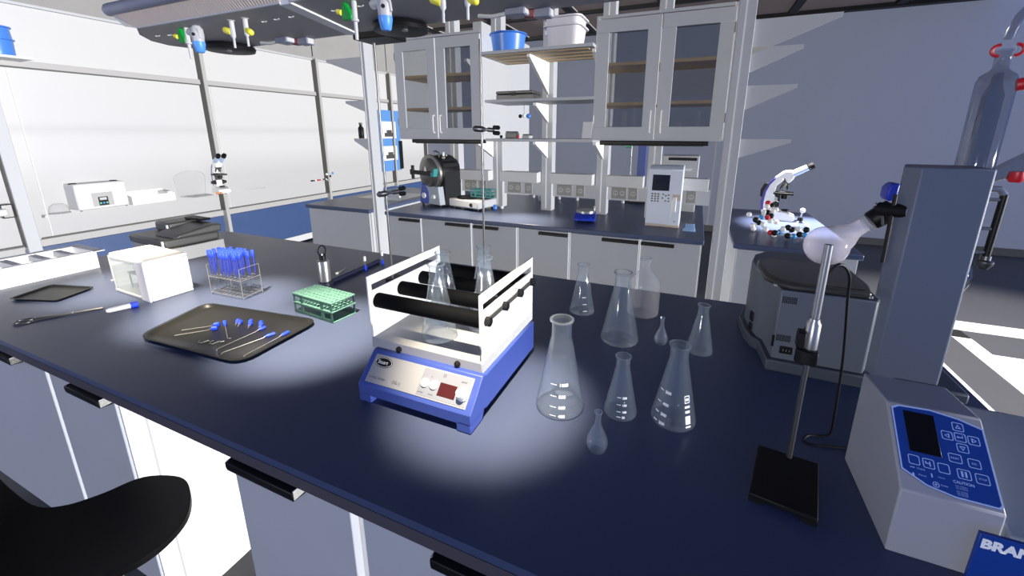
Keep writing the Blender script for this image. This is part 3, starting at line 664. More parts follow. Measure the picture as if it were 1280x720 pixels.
# --- orbital platform shaker
r = T('orbital_shaker', 'blue orbital shaker with white tray, black rollers and a front control panel', 'shaker', (-.607, .93, Z0))
xa, xb, ya, yb = -.776, -.434, .722, 1.136
prof = [(ya, Z0+.022), (ya, Z0+.052), (ya+.068, Z0+.118), (ya+.082, Z0+.118), (ya+.085, Z0+.112), (yb, Z0+.112), (yb, Z0+.02), (ya+.08, Z0+.02), (ya+.08, Z0+.024)]
MB().prism(prof, 'x', xa, xb).build('housing', BLUE, r, bevel=.004)
for x0, x1 in ((xa, xa+.04), (xb-.04, xb)):
    MB().prism([(ya, Z0+.001), (ya, Z0+.03), (ya+.075, Z0+.03), (ya+.06, Z0+.001)], 'x', x0, x1).build('front_foot', BLUE, r, bevel=.003)
for x in (xa+.05, xb-.045):
    for y in (ya+.13, yb-.04): MB().box(x, y, Z0, x+.035, y+.03, Z0+.022).build('rubber_foot', BLACK, r, bevel=.003)
PM = frame_M((xa, ya, Z0+.052), (1, 0, 0), (0, .068, .066)); PL = .0948; PW = xb-xa
MB(PM).box(.018, .010, -.001, PW-.018, PL-.010, .002).build('panel', mat('panel_plate', (.27, .275, .29), .4), r, bevel=.001)
GREYP2 = mat('panel_grey', (.19, .205, .245), .45)
MB(PM).box(.180, .014, .0018, PW-.022, PL-.014, .0026).build('control_area', GREYP2, r, smooth=False)
el = [(.052+.028*math.cos(a*PI/16), .066+.0135*math.sin(a*PI/16)) for a in range(32)]
lg = MB(PM).prism(el, 'z', .0018, .003).build('logo_oval', BLACK, r, smooth=False)
el = [(.052+.0262*math.cos(a*PI/16), .066+.0118*math.sin(a*PI/16)) for a in range(32)]; el2 = [(.052+.0256*math.cos(a*PI/16), .066+.0112*math.sin(a*PI/16)) for a in range(32)]
mb = ring_poly(MB(PM), el, el2, .003, .0034); text(mb, 'Stuart', .0135, .0335, .0618, .0035)
mb.build('logo_text', TEXTW, lg, smooth=False)
mb = text(MB(PM), 'orbital shaker', .0095, .026, .022, .0026); text(mb, '(SSL1)', .0105, .100, .022, .0026)
text(mb, 'power', .006, .184, .020, .003); text(mb, 'mode', .006, .214, .020, .003); text(mb, 'speed', .007, .292, .068, .003); text(mb, '25', .010, .238, .070, .003)
mb.box(.207, .062, .0026, .209, .064, .003)
mb.build('panel_text', TEXTG, r, smooth=False)
for x in (.195, .222): MB(PM).lathe([(.0115, .0), (.0115, .004), (.0095, .006), (0, .0065)], (x, .045, .002), 20).build('button', LGREY, r)
MB(PM).box(.238, .024, .002, .288, .056, .0036).build('display', LED, r, bevel=.001)
MB(PM).lathe([(.0165, .0), (.016, .006), (.0115, .007), (.0105, .022), (0, .023)], (.307, .042, .002), 24).build('speed_knob', BWHITE, r)
# tray with side walls
px0, px1, py0, py1 = -.795, -.445, .805, 1.150
MB().box(px0, py0, 1.010, px1, py1, 1.042).build('tray_plate', mat('tray_plate_metal', (.30, .305, .325), .45), r, bevel=.002)
for x, lab in ((px0, 'left'), (px1-.004, 'right')):
    body = [(py0, 1.012), (py1, 1.012), (py1, 1.222), (py0-.002, 1.222), (py0-.002, 1.09), (py0+.004, 1.075), (py0+.004, 1.04)]
    sl = rrect(py0+.010, 1.178, py1-.012, 1.194, .006, 4)
    w_ = MB()
    # wall with a real slot: four strips round the opening
    zA, zB, yA, yB = 1.178, 1.196, py0+.012, py1-.014
    w_.prism([(py0+.004, 1.012), (py1, 1.012), (py1, zA), (py0-.002, zA), (py0-.002, 1.09), (py0+.004, 1.075)], 'x', x, x+.004)
    w_.box(x, py0-.002, zB, x+.004, py1, 1.222); w_.box(x, py0-.002, zA, x+.004, yA, zB); w_.box(x, yB, zA, x+.004, py1, zB)
    w_.build('side_wall', BWHITE, r, smooth=False)
    mb = MB().prism([(.825, 1.118), (.840, 1.118), (1.125, 1.150), (1.125, 1.165), (1.11, 1.165)], 'x', x+.0035 if x > -.6 else x-.003, x+.007 if x > -.6 else x+.0005)
for y in (.833, .935, 1.037, 1.135):
    ro = MB().axis((px0+.006, y, 1.145), (px1-.006, y, 1.145), [(.016, 0), (.021, .003), (.021, .330), (.016, .334)], 24).build('roller', SOFTB, r)
    MB().axis((px1-.002, y, 1.145), (px1+.02, y, 1.145), [(.013, 0), (.013, .014), (.009, .016)], 8).build('roller_nut', BLACK, ro)
    MB().axis((px0+.002, y, 1.145), (px0-.012, y, 1.145), [(.012, 0), (.012, .01), (.008, .012)], 8).build('roller_nut', BLACK, ro)
for y0_, y1_ in ((.848, .920), (.95, 1.022), (1.052, 1.12)):
    MB().box(px1, y0_, 1.139, px1+.0035, y1_, 1.152).build('slot_strip', DGREY, r, smooth=False)
MB().axis((px1, 1.02, 1.172), (px1+.006, 1.02, 1.172), [(.010, 0), (.010, .005), (0, .006)], 20).build('white_button', LGREY, r)
for x in (-.70, -.515): MB().axis((x, py0, 1.026), (x, py0-.01, 1.026), [(.008, 0), (.008, .006), (.004, .010)], 16).build('thumb_screw', BLACK, r)

# --- glass flasks
def erlen_prof(r, h):
    nr = r*.40; lip = nr*1.18
    return [(0.001, .0008), (r*.90, .0008), (r*.97, r*.05), (r, r*.14), (r*.985, r*.26), (nr*1.12, h*.77), (nr, h*.81), (nr, h*.965), (lip, h*.985), (lip, h), (nr*.95, h)]
def prof_r(prof, z):
    best = prof[2][0]
    for (r0, z0), (r1, z1) in zip(prof[2:-2], prof[3:-1]):
        if z0 <= z <= z1 and z1 > z0: return r0 + (r1-r0)*(z-z0)/(z1-z0)
    return best
def wrap(mb, c, prof, vs, fs, ang, zc):      # lay flat glyphs on the cone
    out = []
    for x, y in vs:
        z = zc + y; rr = prof_r(prof, z) + .0008
        a = ang + x / max(rr, .01); out.append((c[0] + rr*math.cos(a), c[1] + rr*math.sin(a), c[2] + z))
    mb.add(out, fs)
def marks(r, c, prof, items, ang, size, dash=.016, gap=.006, m=None):
    mb = MB()
    for s, z in items:
        wrap(mb, c, prof, [(-dash-gap, -.0009), (-gap-dash*.5, -.0009), (-gap, -.0009), (-gap, .0009), (-gap-dash*.5, .0009), (-dash-gap, .0009)], [(0, 1, 4, 5), (1, 2, 3, 4)], ang, z)
        if s:
            vs, fs = text_geo(s, size, .0003); wrap(mb, c, prof, [(v.x, v.y - size*.35) for v in vs], fs, ang, z)
    return mb.build('graduation_marks', TEXTW, r, smooth=False)
def erlenmeyer(c, r, h, label, group=None):
    t = T('conical_flask', label, 'flask', c, group); p = erlen_prof(r, h)
    MB().lathe(p, c, 40, cap=False).build('glass_body', GLASS, t)
    MB().lathe([(p[-2][0]*.86, h*.992), (p[-2][0]*1.04, h*.985), (p[-2][0]*1.04, h), (p[-2][0]*.86, h)], c, 32, cap=False).build('rim', GLASS, t)
    return t, p
def cam_ang(c): return math.atan2(-c[1], -c[0])
def E(x, y, r, h, label, z=Z0, group=None): return erlenmeyer((x, y, z), r, h, label, group)
c = (-.273, .912, Z0); t, p = E(-.273, .912, .0625, .249, 'tall glass conical flask nearest the shaker, marked up to 1000')
marks(t, c, p, [('1000', .092), ('800', .063), ('600', .036), ('400', .014)], cam_ang(c)-.06, .0115)
c = (-.371, 1.512, Z0); t, p = E(-.371, 1.512, .050, .20, 'glass conical flask at the back beside the shaker, with bare white marks')
marks(t, c, p, [('', .075), ('', .048), ('', .022)], cam_ang(c)+.55, .01)
E(-.191, 1.334, .0635, .249, 'large unmarked glass conical flask in front of the wide-shouldered bottle')
E(.065, 1.361, .041, .164, 'unmarked glass conical flask nearest the water bath, rightmost of the flasks')
c = (-.122, .949, Z0); t, p = E(-.122, .949, .0415, .161, 'medium glass conical flask between the 1000 flask and the blue-dark front flask')
marks(t, c, p, [('200', .062), ('150', .044), ('100', .027), ('50', .014)], cam_ang(c)+.12, .0075, .010, .003)
t['label'] = 'medium glass conical flask standing just behind the small round-bellied flask'
c = (.005, .974, Z0); t, p = E(.005, .974, .0535, .207, 'glass conical flask right of centre, with marks left and a label block right')
marks(t, c, p, [('500', .092), ('400', .062), ('300', .036), ('200', .014)], cam_ang(c)-.62, .010, .012)
mb = MB()
for z, hh, wdt in ((.016, .004, .014), (.032, .020, .014), (.052, .006, .013), (.064, .005, .014), (.082, .018, .014)):
    if hh == .018:
        for q in ((-wdt/2, z-.009, wdt/2, z-.007), (-wdt/2, z+.007, wdt/2, z+.009), (-wdt/2, z-.007, -wdt/2+.0015, z+.007), (wdt/2-.0015, z-.007, wdt/2, z+.007), (-wdt/2+.003, z-.003, wdt/2-.003, z+.003)):
            wrap(mb, c, p, [(q[0], q[1]-z), (q[2], q[1]-z), (q[2], q[3]-z), (q[0], q[3]-z)], [(0, 1, 2, 3)], cam_ang(c)+.75, z)
    else:
        wrap(mb, c, p, [(-wdt/2, -hh/2), (wdt/2, -hh/2), (wdt/2, hh/2), (-wdt/2, hh/2)], [(0, 1, 2, 3)], cam_ang(c)+.75, z)
mb.build('label_block', TEXTW, t, smooth=False)
def volumetric(c, r, h, label):
    t = T('volumetric_flask', label, 'flask', c)
    MB().lathe([(.001, .001), (r*.6, .001), (r*.8, r*.25), (r, r*.9), (r*.9, r*1.5), (r*.45, r*2.5), (r*.28, r*2.9), (r*.27, h*.95), (r*.36, h*.98), (r*.36, h), (r*.27, h)], c, 32, cap=False).build('glass_body', GLASS, t)
    MB().lathe([(r*.27, h*.985), (r*.38, h*.98), (r*.38, h*1.003), (r*.27, h*1.003)], c, 24, cap=False).build('rim', GLASS, t)
volumetric((-.148, .793, Z0), .0245, .102, 'small round-bellied glass flask nearest the camera, front of the flask group')
volumetric((-.056, 1.359, Z0), .0225, .098, 'tiny round-bellied glass flask at the back, between the large flask and the water bath')
c = (-.144, 1.586, Z0)
t = T('reagent_bottle', 'wide-shouldered clear glass bottle with short neck, behind the large flask', 'bottle', c)
MB().lathe([(.001, .001), (.052, .001), (.0595, .008), (.0605, .02), (.0605, .125), (.057, .145), (.022, .180), (.0175, .190), (.0175, .222), (.021, .226), (.021, .232), (.016, .232)], c, 40, cap=False).build('glass_body', GLASSM, t)
MB().lathe([(.017, .226), (.022, .226), (.022, .233), (.017, .233)], c, 28, cap=False).build('rim', GLASS, t)
for x, y, lab in ((-.622, .884, 'glass conical flask in the shaker tray behind the front roller'), (-.668, .986, 'glass conical flask in the shaker tray, left of the middle pair'), (-.527, .986, 'glass conical flask in the shaker tray, right of the middle pair'), (-.585, 1.086, 'glass conical flask at the back of the shaker tray')):
    E(x, y, .050, .215, lab, 1.0425)

# --- baking tray with loops
def flat_tray(name, label, corners, h, m, lip=.012, rnd_=.03, group=None):
    # corners: four points of the rim in order
    P = [Vector((*c, 0)) for c in corners]; ctr = sum(P, Vector())/4
    def rounded(P, rr, n=6):
        out = []
        for i in range(4):
            a, b, c_ = P[i-1], P[i], P[(i+1) % 4]; u = (a-b).normalized(); v = (c_-b).normalized()
            p0 = b+u*rr; p2 = b+v*rr
            for k in range(n+1):
                t = k/n; q = p0*(1-t)**2 + b*2*t*(1-t) + p2*t*t; out.append(q)
        return out
    def shrink(P, d): return [p + (ctr-p).normalized()*d*1.41 for p in P]
    r = T(name, label, 'tray', (ctr.x, ctr.y, Z0), group)
    L = [(rounded(shrink(P, lip*1.4), rnd_*.8), .0008), (rounded(shrink(P, lip), rnd_*.85), .003), (rounded(shrink(P, lip*.55), rnd_*.95), h-.001), (rounded(P, rnd_), h), (rounded(P, rnd_), h+.002), (rounded(shrink(P, lip*.7), rnd_*.95), h+.002), (rounded(shrink(P, lip*1.2), rnd_*.85), .0055), (rounded(shrink(P, lip*1.5), rnd_*.8), .003)]
    n = len(L[0][0]); vs = []; fs = []
    for pts, z in L: vs += [(p.x, p.y, Z0+z) for p in pts]
    for k in range(len(L)-1):
        for i in range(n):
            j = (i+1) % n; fs.append((k*n+i, k*n+j, (k+1)*n+j, (k+1)*n+i))
    fs.append(list(range(n))[::-1]); fs.append([(len(L)-1)*n+i for i in range(n)])
    MB().add(vs, fs).build('tray_shell', m, r)
    return r
flat_tray('metal_tray', 'dark metal tray carrying blue-ended loops, in front of the tube rack', [(-1.735, .672), (-1.83, .955), (-1.255, 1.02), (-1.235, .700)], .012, DARKM, .014, .06)
flat_tray('metal_tray', 'small empty dark metal tray at the far left beside the white tub', [(-2.665, .650), (-2.735, .808), (-2.505, .872), (-2.445, .722)], .008, DARKM, .008, .018)
def loop(a, b, label, hl=.032, rr=.0055, hook=True, z=Z0+.0033):
    # blue handle at b, wire reaching a
    a = Vector((a[0], a[1], z+rr)); b = Vector((b[0], b[1], z+rr)); d = (a-b).normalized(); s = Vector((-d.y, d.x, 0))
    r = T('inoculation_loop', label, 'loop', (b.x, b.y, z))
    MB().axis(b, b+d*hl, [(rr*.7, 0), (rr, .002), (rr, hl*.8), (rr*.5, hl)], 14).build('handle', CAPB, r)
    e = Vector((a.x, a.y, z+.0013))
    pts = [b+d*hl, b+d*(hl+.01)+Vector((0, 0, -rr*.5)), e]
    if hook: pts += [e+d*.006+s*.002, e+d*.008+s*.009]
    MB().tube(pts, .0013, 6).build('wire', STEEL, r)
loop((-1.404, .740), (-1.40, .905), 'blue-ended loop on the dark tray, longest wire left of the front pair', .026)
loop((-1.363, .733), (-1.322, .885), 'blue-ended loop on the dark tray, left of the front pair')
loop((-1.281, .749), (-1.288, .913), 'blue-ended loop nearest the right rim of the dark tray')
loop((-1.449, .800), (-1.585, .875), 'blue-ended loop pointing at the shaker, back left of the dark tray', .045)
loop((-1.662, .772), (-1.572, .850), 'blue-ended loop at the left of the dark tray, upper of a crossed pair', .02, .008, False)
loop((-1.640, .738), (-1.548, .828), 'blue-ended loop at the left of the dark tray, lower of a crossed pair', .02, .008, False)
for i, (x, y, lab) in enumerate(((-1.545, .902, 'blue cap lying at the back of the dark tray, leftmost'), (-1.525, .898, 'blue cap lying at the back of the dark tray, second from left'), (-1.497, .918, 'blue cap lying at the back of the dark tray, third from left'), (-1.478, .905, 'blue cap lying at the back of the dark tray, fourth from left'), (-1.450, .925, 'blue cap at the back of the dark tray, behind the longest loop'), (-1.432, .914, 'blue cap touching the handle of the longest loop on the dark tray'))):
    r = T('tube_cap', lab, 'cap', (x, y, Z0+.0033))
    MB().axis((x, y, Z0+.0105), (x+.012, y-.014, Z0+.0105), [(.006, 0), (.007, .002), (.007, .014), (.0055, .016)], 16).build('cap_shell', CAPB, r)
    MB().axis((x+.0115, y-.0134, Z0+.0105), (x+.030, y-.034, Z0+.0060), [(.004, 0), (.0015, .02), (.0012, .024)], 10).build('tip', ACRYL, r)
for i, (a, b, lab) in enumerate((((-1.499, .741), (-1.489, .763), 'short bent wire on the dark tray, left of a pair'), ((-1.455, .752), (-1.452, .775), 'short bent wire on the dark tray, right of a pair'))):
    z = Z0+.0048
    o = MB().tube([(a[0]-.02, a[1]+.012, z), (a[0]-.012, a[1], z), (a[0], a[1], z), (b[0], b[1], z), (b[0]+.010, b[1]-.002, z), (b[0]+.016, b[1]+.006, z)], .0016, 6).build('bent_wire', STEEL)
    tag(o, lab, 'wire')

# --- test tube rack with blue-capped tubes
r = T('wire_rack', 'wire test tube rack full of blue-capped tubes beside the white box', 'rack', (-1.84, 1.09, Z0))
A, B, C_, D = Vector((-1.94, 1.042, Z0)), Vector((-1.738, 1.050, Z0)), Vector((-1.745, 1.142, Z0)), Vector((-1.95, 1.134, Z0))
zt = Z0+.138; wr = .0016
def up(p, z): return Vector((p.x, p.y, z))
for nm, (a, b) in (('end_frame', (A, D)), ('end_frame', (B, C_))):
    mb = MB().tube([up(a, Z0+wr), up(a, zt), up(b, zt), up(b, Z0+wr)], wr*1.3, 6); mb.tube([up(a, Z0+.012), up(b, Z0+.012)], wr, 6); mb.tube([up(a, Z0+.085), up(b, Z0+.085)], wr, 6)
    mb.build(nm, STEEL, r)
for z in (Z0+.012, Z0+.085):
    mb = MB()
    for k in range(4):
        t = k/3; mb.tube([up(A.lerp(D, t), z), up(B.lerp(C_, t), z)], wr, 6)
    for k in range(1, 9):
        t = k/9; mb.tube([up(A.lerp(B, t), z), up(D.lerp(C_, t), z)], wr*.7, 6)
    mb.build('wire_grid', STEEL, r)
proto = None
missing = {(1, 1), (6, 0), (7, 2), (0, 3), (1, 3), (8, 0), (2, 0), (3, 3), (8, 1), (7, 3)}
idx = 0
rown = ['front', 'second', 'third', 'back']; coln = ['first', 'second', 'third', 'fourth', 'fifth', 'sixth', 'seventh', 'eighth', 'ninth']
for j in range(4):
    for i in range(9):
        if (i, j) in missing: continue
        u = (i+.5)/9; v = (j+.5)/4
        p = A.lerp(B, u).lerp(D.lerp(C_, u), v); loc = (p.x, p.y, Z0+.0138)
        lab = 'blue-capped test tube in the wire rack, %s row, %s slot from the left' % (rown[j], coln[i])
        if proto is None:
            proto = T('test_tube', lab, 'test tube', loc, 'blue-capped tubes in the wire rack')
            MB().lathe([(.001, 0), (.004, .001), (.0058, .006), (.0063, .02), (.0063, .165)], loc, 14, cap=False).build('glass_body', GLASST, proto)
            MB().lathe([(.0070, .160), (.0073, .161), (.0073, .187), (.006, .189), (0, .189)], loc, 16).build('cap', CAPB, proto)
            MB().lathe([(.001, .075), (.0035, .095), (.0050, .12), (.0052, .164)], loc, 10).build('cap_stem', mat('stem_blue', (.014, .03, .28), .5), proto)
        else:
            dup(proto, loc, lab)
# --- green tube rack
tube_rack('test_tube_rack', 'empty mint green test tube rack in front of the steel bottle', (-1.315, 1.098, Z0), .225, .10, .082, GREEN, 12, 5, R(-5), .52)
# --- white balance box with glass front
r = T('draught_shield_box', 'white box with an open glass front and a small table inside', 'box', (-2.22, .97, Z0))
RM = rotz_M((-2.225, .97, Z0), R(-2.5)); hx, hy, hz, t = .158, .078, .180, .014
mb = MB(RM).box(-hx, -hy, 0, hx, hy, t); mb.box(-hx, -hy, hz-t, hx, hy, hz); mb.box(-hx, hy-t, t, hx, hy, hz-t); mb.box(hx-t, -hy, t, hx, hy-t, hz-t); mb.box(-hx, -hy, t, -hx+t, hy-t, hz-t)
mb.build('shell', BWHITE, r, bevel=.006)
MB(RM).frame(-hx+.004, .002, hx-.07, hz-.010, .012, -hy-.006, -hy-.001).build('front_frame', LGREY, r, bevel=.002)
MB(RM).box(hx-.068, -hy-.010, .0, hx, -hy-.001, hz-.004).build('front_cheek', BWHITE, r, bevel=.003)
MB(RM).box(-hx+.016, -hy-.004, .014, hx-.082, -hy-.002, hz-.022).build('glass_pane', WINDG, r, smooth=False)
mb = MB(RM).box(-.10, -.05, .085, .08, .05, .089)
tb = mb.build('inner_table', LGREY, r, smooth=False)
for x in (-.09, .06):
    for y in (-.045, .045): MB(RM).cyl((x, y, t), (x, y, .086), .0028, n=8).build('table_leg', DSTEEL, tb)
MB(RM).lathe([(.0, 0), (.005, .001), (.005, .006), (.0, .007)], (-hx+.008, -hy-.010, .05), 12).build('catch', LGREY, r)
# --- white tub at far left
r = T('white_tub', 'long white open tub at the far left end of the island', 'tub', (-3.0, .66, Z0))
x0, x1, y0, y1, zz = -3.12, -2.893, .25, 1.045, Z0+.088
mb = MB().box(x0, y0, Z0, x1, y1, Z0+.012)
for q in ((x0, y0, x0+.012, y1), (x1-.012, y0, x1, y1), (x0, y0, x1, y0+.012), (x0, y1-.012, x1, y1)): mb.box(q[0], q[1], Z0+.0, q[2], q[3], zz)
mb.build('shell', BWHITE, r, smooth=False)
mb = MB()
for q in ((x0-.03, y0-.03, x0+.012, y1+.03), (x1-.012, y0-.03, x1+.006, y1+.03), (x0, y0-.03, x1, y0+.012), (x0, y1-.012, x1+.02, y1+.03)): mb.box(q[0], q[1], zz, q[2], q[3], zz+.006)
mb.build('flange', BWHITE, r, bevel=.002)
for y in (.76, .86, .95): MB().prism([(x0+.02, Z0+.06), (x1-.02, Z0+.06), (x1-.03, Z0+.092), (x0+.03, Z0+.092)], 'y', y, y+.03).build('inner_rib', LGREY, r, bevel=.003)
# --- black instrument behind the white box
r = T('bench_instrument', 'wide black and grey bench instrument behind the white box', 'instrument', (-2.80, 1.385, Z0))
RM = rotz_M((-2.80, 1.385, Z0), R(-3)); hx, hy = .20, .14
MB(RM).box(-hx, -hy, .0, hx, hy, .078).build('base', mat('instrument_grey', (.30, .298, .29), .45), r, bevel=.004)
MB(RM).box(-hx-.012, -hy-.012, .0785, hx-.02, hy-.01, .128).build('lid', DGREY, r, bevel=.012, seg=3)
MB(RM).prism([(-hy+.03, .1285), (hy, .1285), (hy, .172), (hy-.05, .176), (-hy+.06, .150)], 'x', -.02, hx).build('sloped_cover', DGREY, r, bevel=.010, seg=3)
MB(RM).box(-hx+.02, -.03, .1285, -.022, hy+.01, .182).build('raised_cover', DGREY, r, bevel=.012, seg=3)
MB(RM).box(-.10, hy-.05, .1825, .08, hy+.01, .196).build('rear_cover', BLACK, r, bevel=.006)
for x, y, z in ((hx-.030, -hy-.020, .085), (-.032, -.040, .135)): MB(RM).box(x, y, z, x+.014, y+.009, z+.040).build('corner_highlight', BWHITE, r, bevel=.003)  # white bars painting the highlights on the rounded corners
# --- steel bottle
c = (-1.61, 1.365, Z0)
r = T('steel_bottle', 'brushed steel bottle with black ring cap beside the green rack', 'bottle', c)
MB().lathe([(.025, 0), (.028, .002), (.028, .098), (.026, .104), (.014, .110), (.0, .111)], c, 32).build('body', STEEL, r)
MB().lathe([(.015, .108), (.015, .132), (.012, .136), (0, .136)], c, 24).build('cap', BLACK, r)
pts = [(c[0]+.024*math.cos(a*PI/10), c[1]+.024*math.sin(a*PI/10)*.3, Z0+.153+.024*math.sin(a*PI/10)) for a in range(21)]
MB().tube(pts, .003, 8).build('carry_ring', BLACK, r)
MB().cyl((c[0]+.012, c[1]-.012, Z0+.134), (c[0]+.012, c[1]-.012, Z0+.142), .004, n=8).build('stud', BWHITE, r)
# --- loose tube, scissors, rod, pipette tips
r = T('sample_tube', 'white sample tube with blue cap lying near the small dark tray', 'tube', (-2.085, .79, Z0))
a, b = Vector((-2.105, .745, Z0+.0125)), Vector((-2.080, .815, Z0+.0125))
MB().axis(a, b, [(.006, 0), (.010, .008), (.010, .074)], 20).build('body', BWHITE, r)
d = (b-a).normalized(); MB().axis(b-d*.002, b+d*.024, [(.0125, 0), (.0125, .022), (.010, .024)], 20).build('cap', CAPB, r)
r = T('scissors', 'steel scissors lying on the worktop left of the blue-capped tube', 'scissors', (-2.25, .65, Z0))
a, b = Vector((-2.285, .60, Z0+.004)), Vector((-2.180, .765, Z0+.004)); d = (b-a).normalized(); s = Vector((-d.y, d.x, 0))
for sg in (1, -1):
    m_ = a.lerp(b, .55)
    br = MB().tube([a + s*sg*.010, m_ - s*sg*.0, b + s*sg*.004], .0028, 6).build('blade', DSTEEL, r)
    cc = a - d*.022 + s*sg*.014
    MB().tube([cc + d*.024*math.cos(t*PI/8) + s*.010*math.sin(t*PI/8) for t in range(17)], .0026, 6).build('finger_ring', DSTEEL, br)
MB().lathe([(.005, 0), (.005, .004), (0, .005)], tuple(m_ + Vector((0, 0, .001))), 12).build('pivot', STEEL, r)
o = MB().tube([(-1.556, 1.362, Z0+.0105), (-1.575, 1.70, Z0+.0105)], .010, 12).build('rod', CBLACKB); tag(o, 'long dark rod lying on the worktop behind the green rack', 'rod')
r = T('pipette_tip', 'clear pipette tip lying between steel bottle and dark rod', 'tip', (-1.62, 1.48, Z0))
MB().axis((-1.63, 1.455, Z0+.006), (-1.665, 1.555, Z0+.003), [(.0055, 0), (.005, .03), (.0015, .10)], 12).build('tip_body', ACRYL, r)
MB().axis((-1.63, 1.455, Z0+.0065), (-1.6335, 1.465, Z0+.0062), [(.0062, 0), (.0062, .009)], 12).build('collar', BWHITE, r)
for x, y, lab in ((-1.553, 1.574, 'small blue and white vial standing left of its twin, behind the shaker'), (-1.536, 1.685, 'small blue and white vial standing at the island back edge')):
    r = T('vial', lab, 'vial', (x, y, Z0))
    MB().lathe([(.006, 0), (.0068, .001), (.0068, .022), (.005, .024)], (x, y, Z0), 14).build('base', CAPB, r)
    MB().lathe([(.004, .0238), (.004, .05)], (x, y, Z0), 12).build('glass_stem', GLASS, r)
    MB().lathe([(.0065, .048), (.0068, .049), (.0068, .072), (.004, .074)], (x, y, Z0), 14).build('cap', BWHITE, r)

# --- two retort rods with clamps behind the shaker
def retort(label, x, y, ztop, m, bx=.05):
    r = T('retort_stand', label, 'stand', (x, y, Z0))
    MB().box(x-bx, y-.02, Z0, x+bx, y+.06, Z0+.012).build('base', BLACK, r, bevel=.004)
    MB().cyl((x, y, Z0+.011), (x, y, ztop), .0055, n=12).build('rod', m, r)
    return r
r = retort('thin steel retort stand behind the shaker\'s left wall, clamp at mid height', -1.309, 1.495, 1.97, DSTEEL, .03)
def clamp(r, p, q):
    p, q = Vector(p), Vector(q); d = (q-p); L = d.length; d.normalize()
    g = MB().axis(p-d*.03, p+d*.03, [(.009, 0), (.014, .01), (.014, .045), (.009, .06)], 14).build('boss_head', DSTEEL, r)
    MB().axis(p, q, [(.010, 0), (.010, .02), (.006, .024), (.006, L*.6), (.010, L*.62), (.010, L)], 12).build('arm', DSTEEL, r)
    s = Vector((0, 0, 1))
    for sg in (1, -1): MB().axis(q+s*sg*.012, q+s*sg*.012+d*.032, [(.008, 0), (.010, .004), (.010, .026), (.006, .032)], 10).build('jaw', BLACK, r)
clamp(r, (-1.312, 1.478, 1.328), (-1.215, 1.478, 1.345))
r = retort('thin dark retort stand behind the shaker, clamp near the lowest open shelf', -.929, 1.733, 2.0, DSTEEL, .03)
clamp(r, (-.932, 1.716, 1.617), (-.86, 1.716, 1.612))

# ================================================================== RIGHT END OF THE ISLAND
# water bath
r = T('water_bath', 'grey water bath with dark lid standing behind the retort stand', 'water bath', (.39, 1.55, Z0))
WBM = mat('bath_grey', (.095, .108, .135), .5)
fp = [(.262, 1.335), (.488, 1.335), (.500, 1.36), (.500, 1.80), (.29, 1.80), (.235, 1.72), (.215, 1.62), (.222, 1.53), (.238, 1.47), (.252, 1.45)]
MB().prism(fp, 'z', Z0+.035, 1.155).build('housing', WBM, r, bevel=.004)
fb = [(.248, 1.320), (.495, 1.318), (.503, 1.34), (.503, 1.81), (.28, 1.81), (.222, 1.73), (.198, 1.62), (.205, 1.52), (.222, 1.46), (.240, 1.44)]
MB().prism(fb, 'z', Z0, Z0+.036).build('plinth', mat('bath_plinth', (.045, .055, .075), .5), r, bevel=.004)
lp = [(.285, 1.335), (.475, 1.345), (.49, 1.42), (.485, 1.56), (.46, 1.60), (.27, 1.61), (.225, 1.575), (.215, 1.50), (.225, 1.40), (.25, 1.355)]
l = MB().prism(lp, 'z', 1.157, 1.176).build('lid', mat('bath_lid', (.035, .034, .030), .3), r, bevel=.007)
lq = [(x*.9+.035, y*.86+.205) for x, y in lp]
MB().prism(lq, 'z', 1.1755, 1.1775).build('lid_window', mat('lid_brown', (.035, .026, .018), .25), l, smooth=False)
for x, y in ((.25, 1.36), (.474, 1.352)): MB().lathe([(.007, 0), (.007, .006), (0, .008)], (x, y, 1.158), 10).build('lid_screw', STEEL, l)
for x0, z0 in ((.268, 1.117), (.268, .996)):
    mb = MB()
    for i in range(8):
        for j in range(4): mb.box(x0+i*.0047, 1.3335, z0+j*.0052, x0+i*.0047+.0034, 1.336, z0+j*.0052+.0036)
    mb.build('vent', BLACK, r, smooth=False)
s = MB().box(.281, 1.331, .957, .315, 1.337, .980).build('power_socket', BLACK, r, bevel=.002)
mb = MB()
for x in (.290, .298, .306): mb.box(x-.0012, 1.3305, .965, x+.0012, 1.3315, .972)
mb.build('pin', STEEL, s, smooth=False)
SM = frame_M((.222, 1.53, .94), (.016, -.06, 0), (0, 0, 1))
for y0_, y1_ in ((.0, .024), (.032, .064)): MB(SM).box(.005, y0_, -.004, .026, y1_, .006).build('switch', BLACK, r, bevel=.002)
MB().box(.258, 1.332, .975, .264, 1.338, 1.01).build('side_slot', BLACK, r, smooth=False)

# rotary evaporator: column, drive, evaporating flask, condenser
r = T('rotary_evaporator', 'tall grey rotary evaporator column with glass condenser and tilted round flask', 'evaporator', (.58, 1.50, Z0))
RV = mat('column_grey', (.105, .125, .175), .5)
MB().prism([(.523, 1.36), (.662, 1.36), (.672, 1.38), (.672, 1.50), (.538, 1.50), (.530, 1.48), (.506, 1.405)], 'z', Z0+.02, 1.515).build('column', RV, r, bevel=.004)
MB().box(.565, 1.335, Z0, .72, 1.64, Z0+.03).build('base', mat('column_base', (.05, .06, .075), .5), r, bevel=.006)
MB().prism([(.492, 1.425), (.500, 1.415), (.515, 1.420), (.518, 1.465), (.503, 1.465), (.493, 1.452)], 'y', 1.44, 1.49).build('blue_housing', RBLUE, r, bevel=.004)
uu = Vector((.747, .0, .665)); fc = Vector((.382, 1.46, 1.270)); rf = .0585
fprof = [(rf*math.sin(PI*k/24), -rf*math.cos(PI*k/24)) for k in range(0, 19)]; fprof[0] = (.001, -rf)
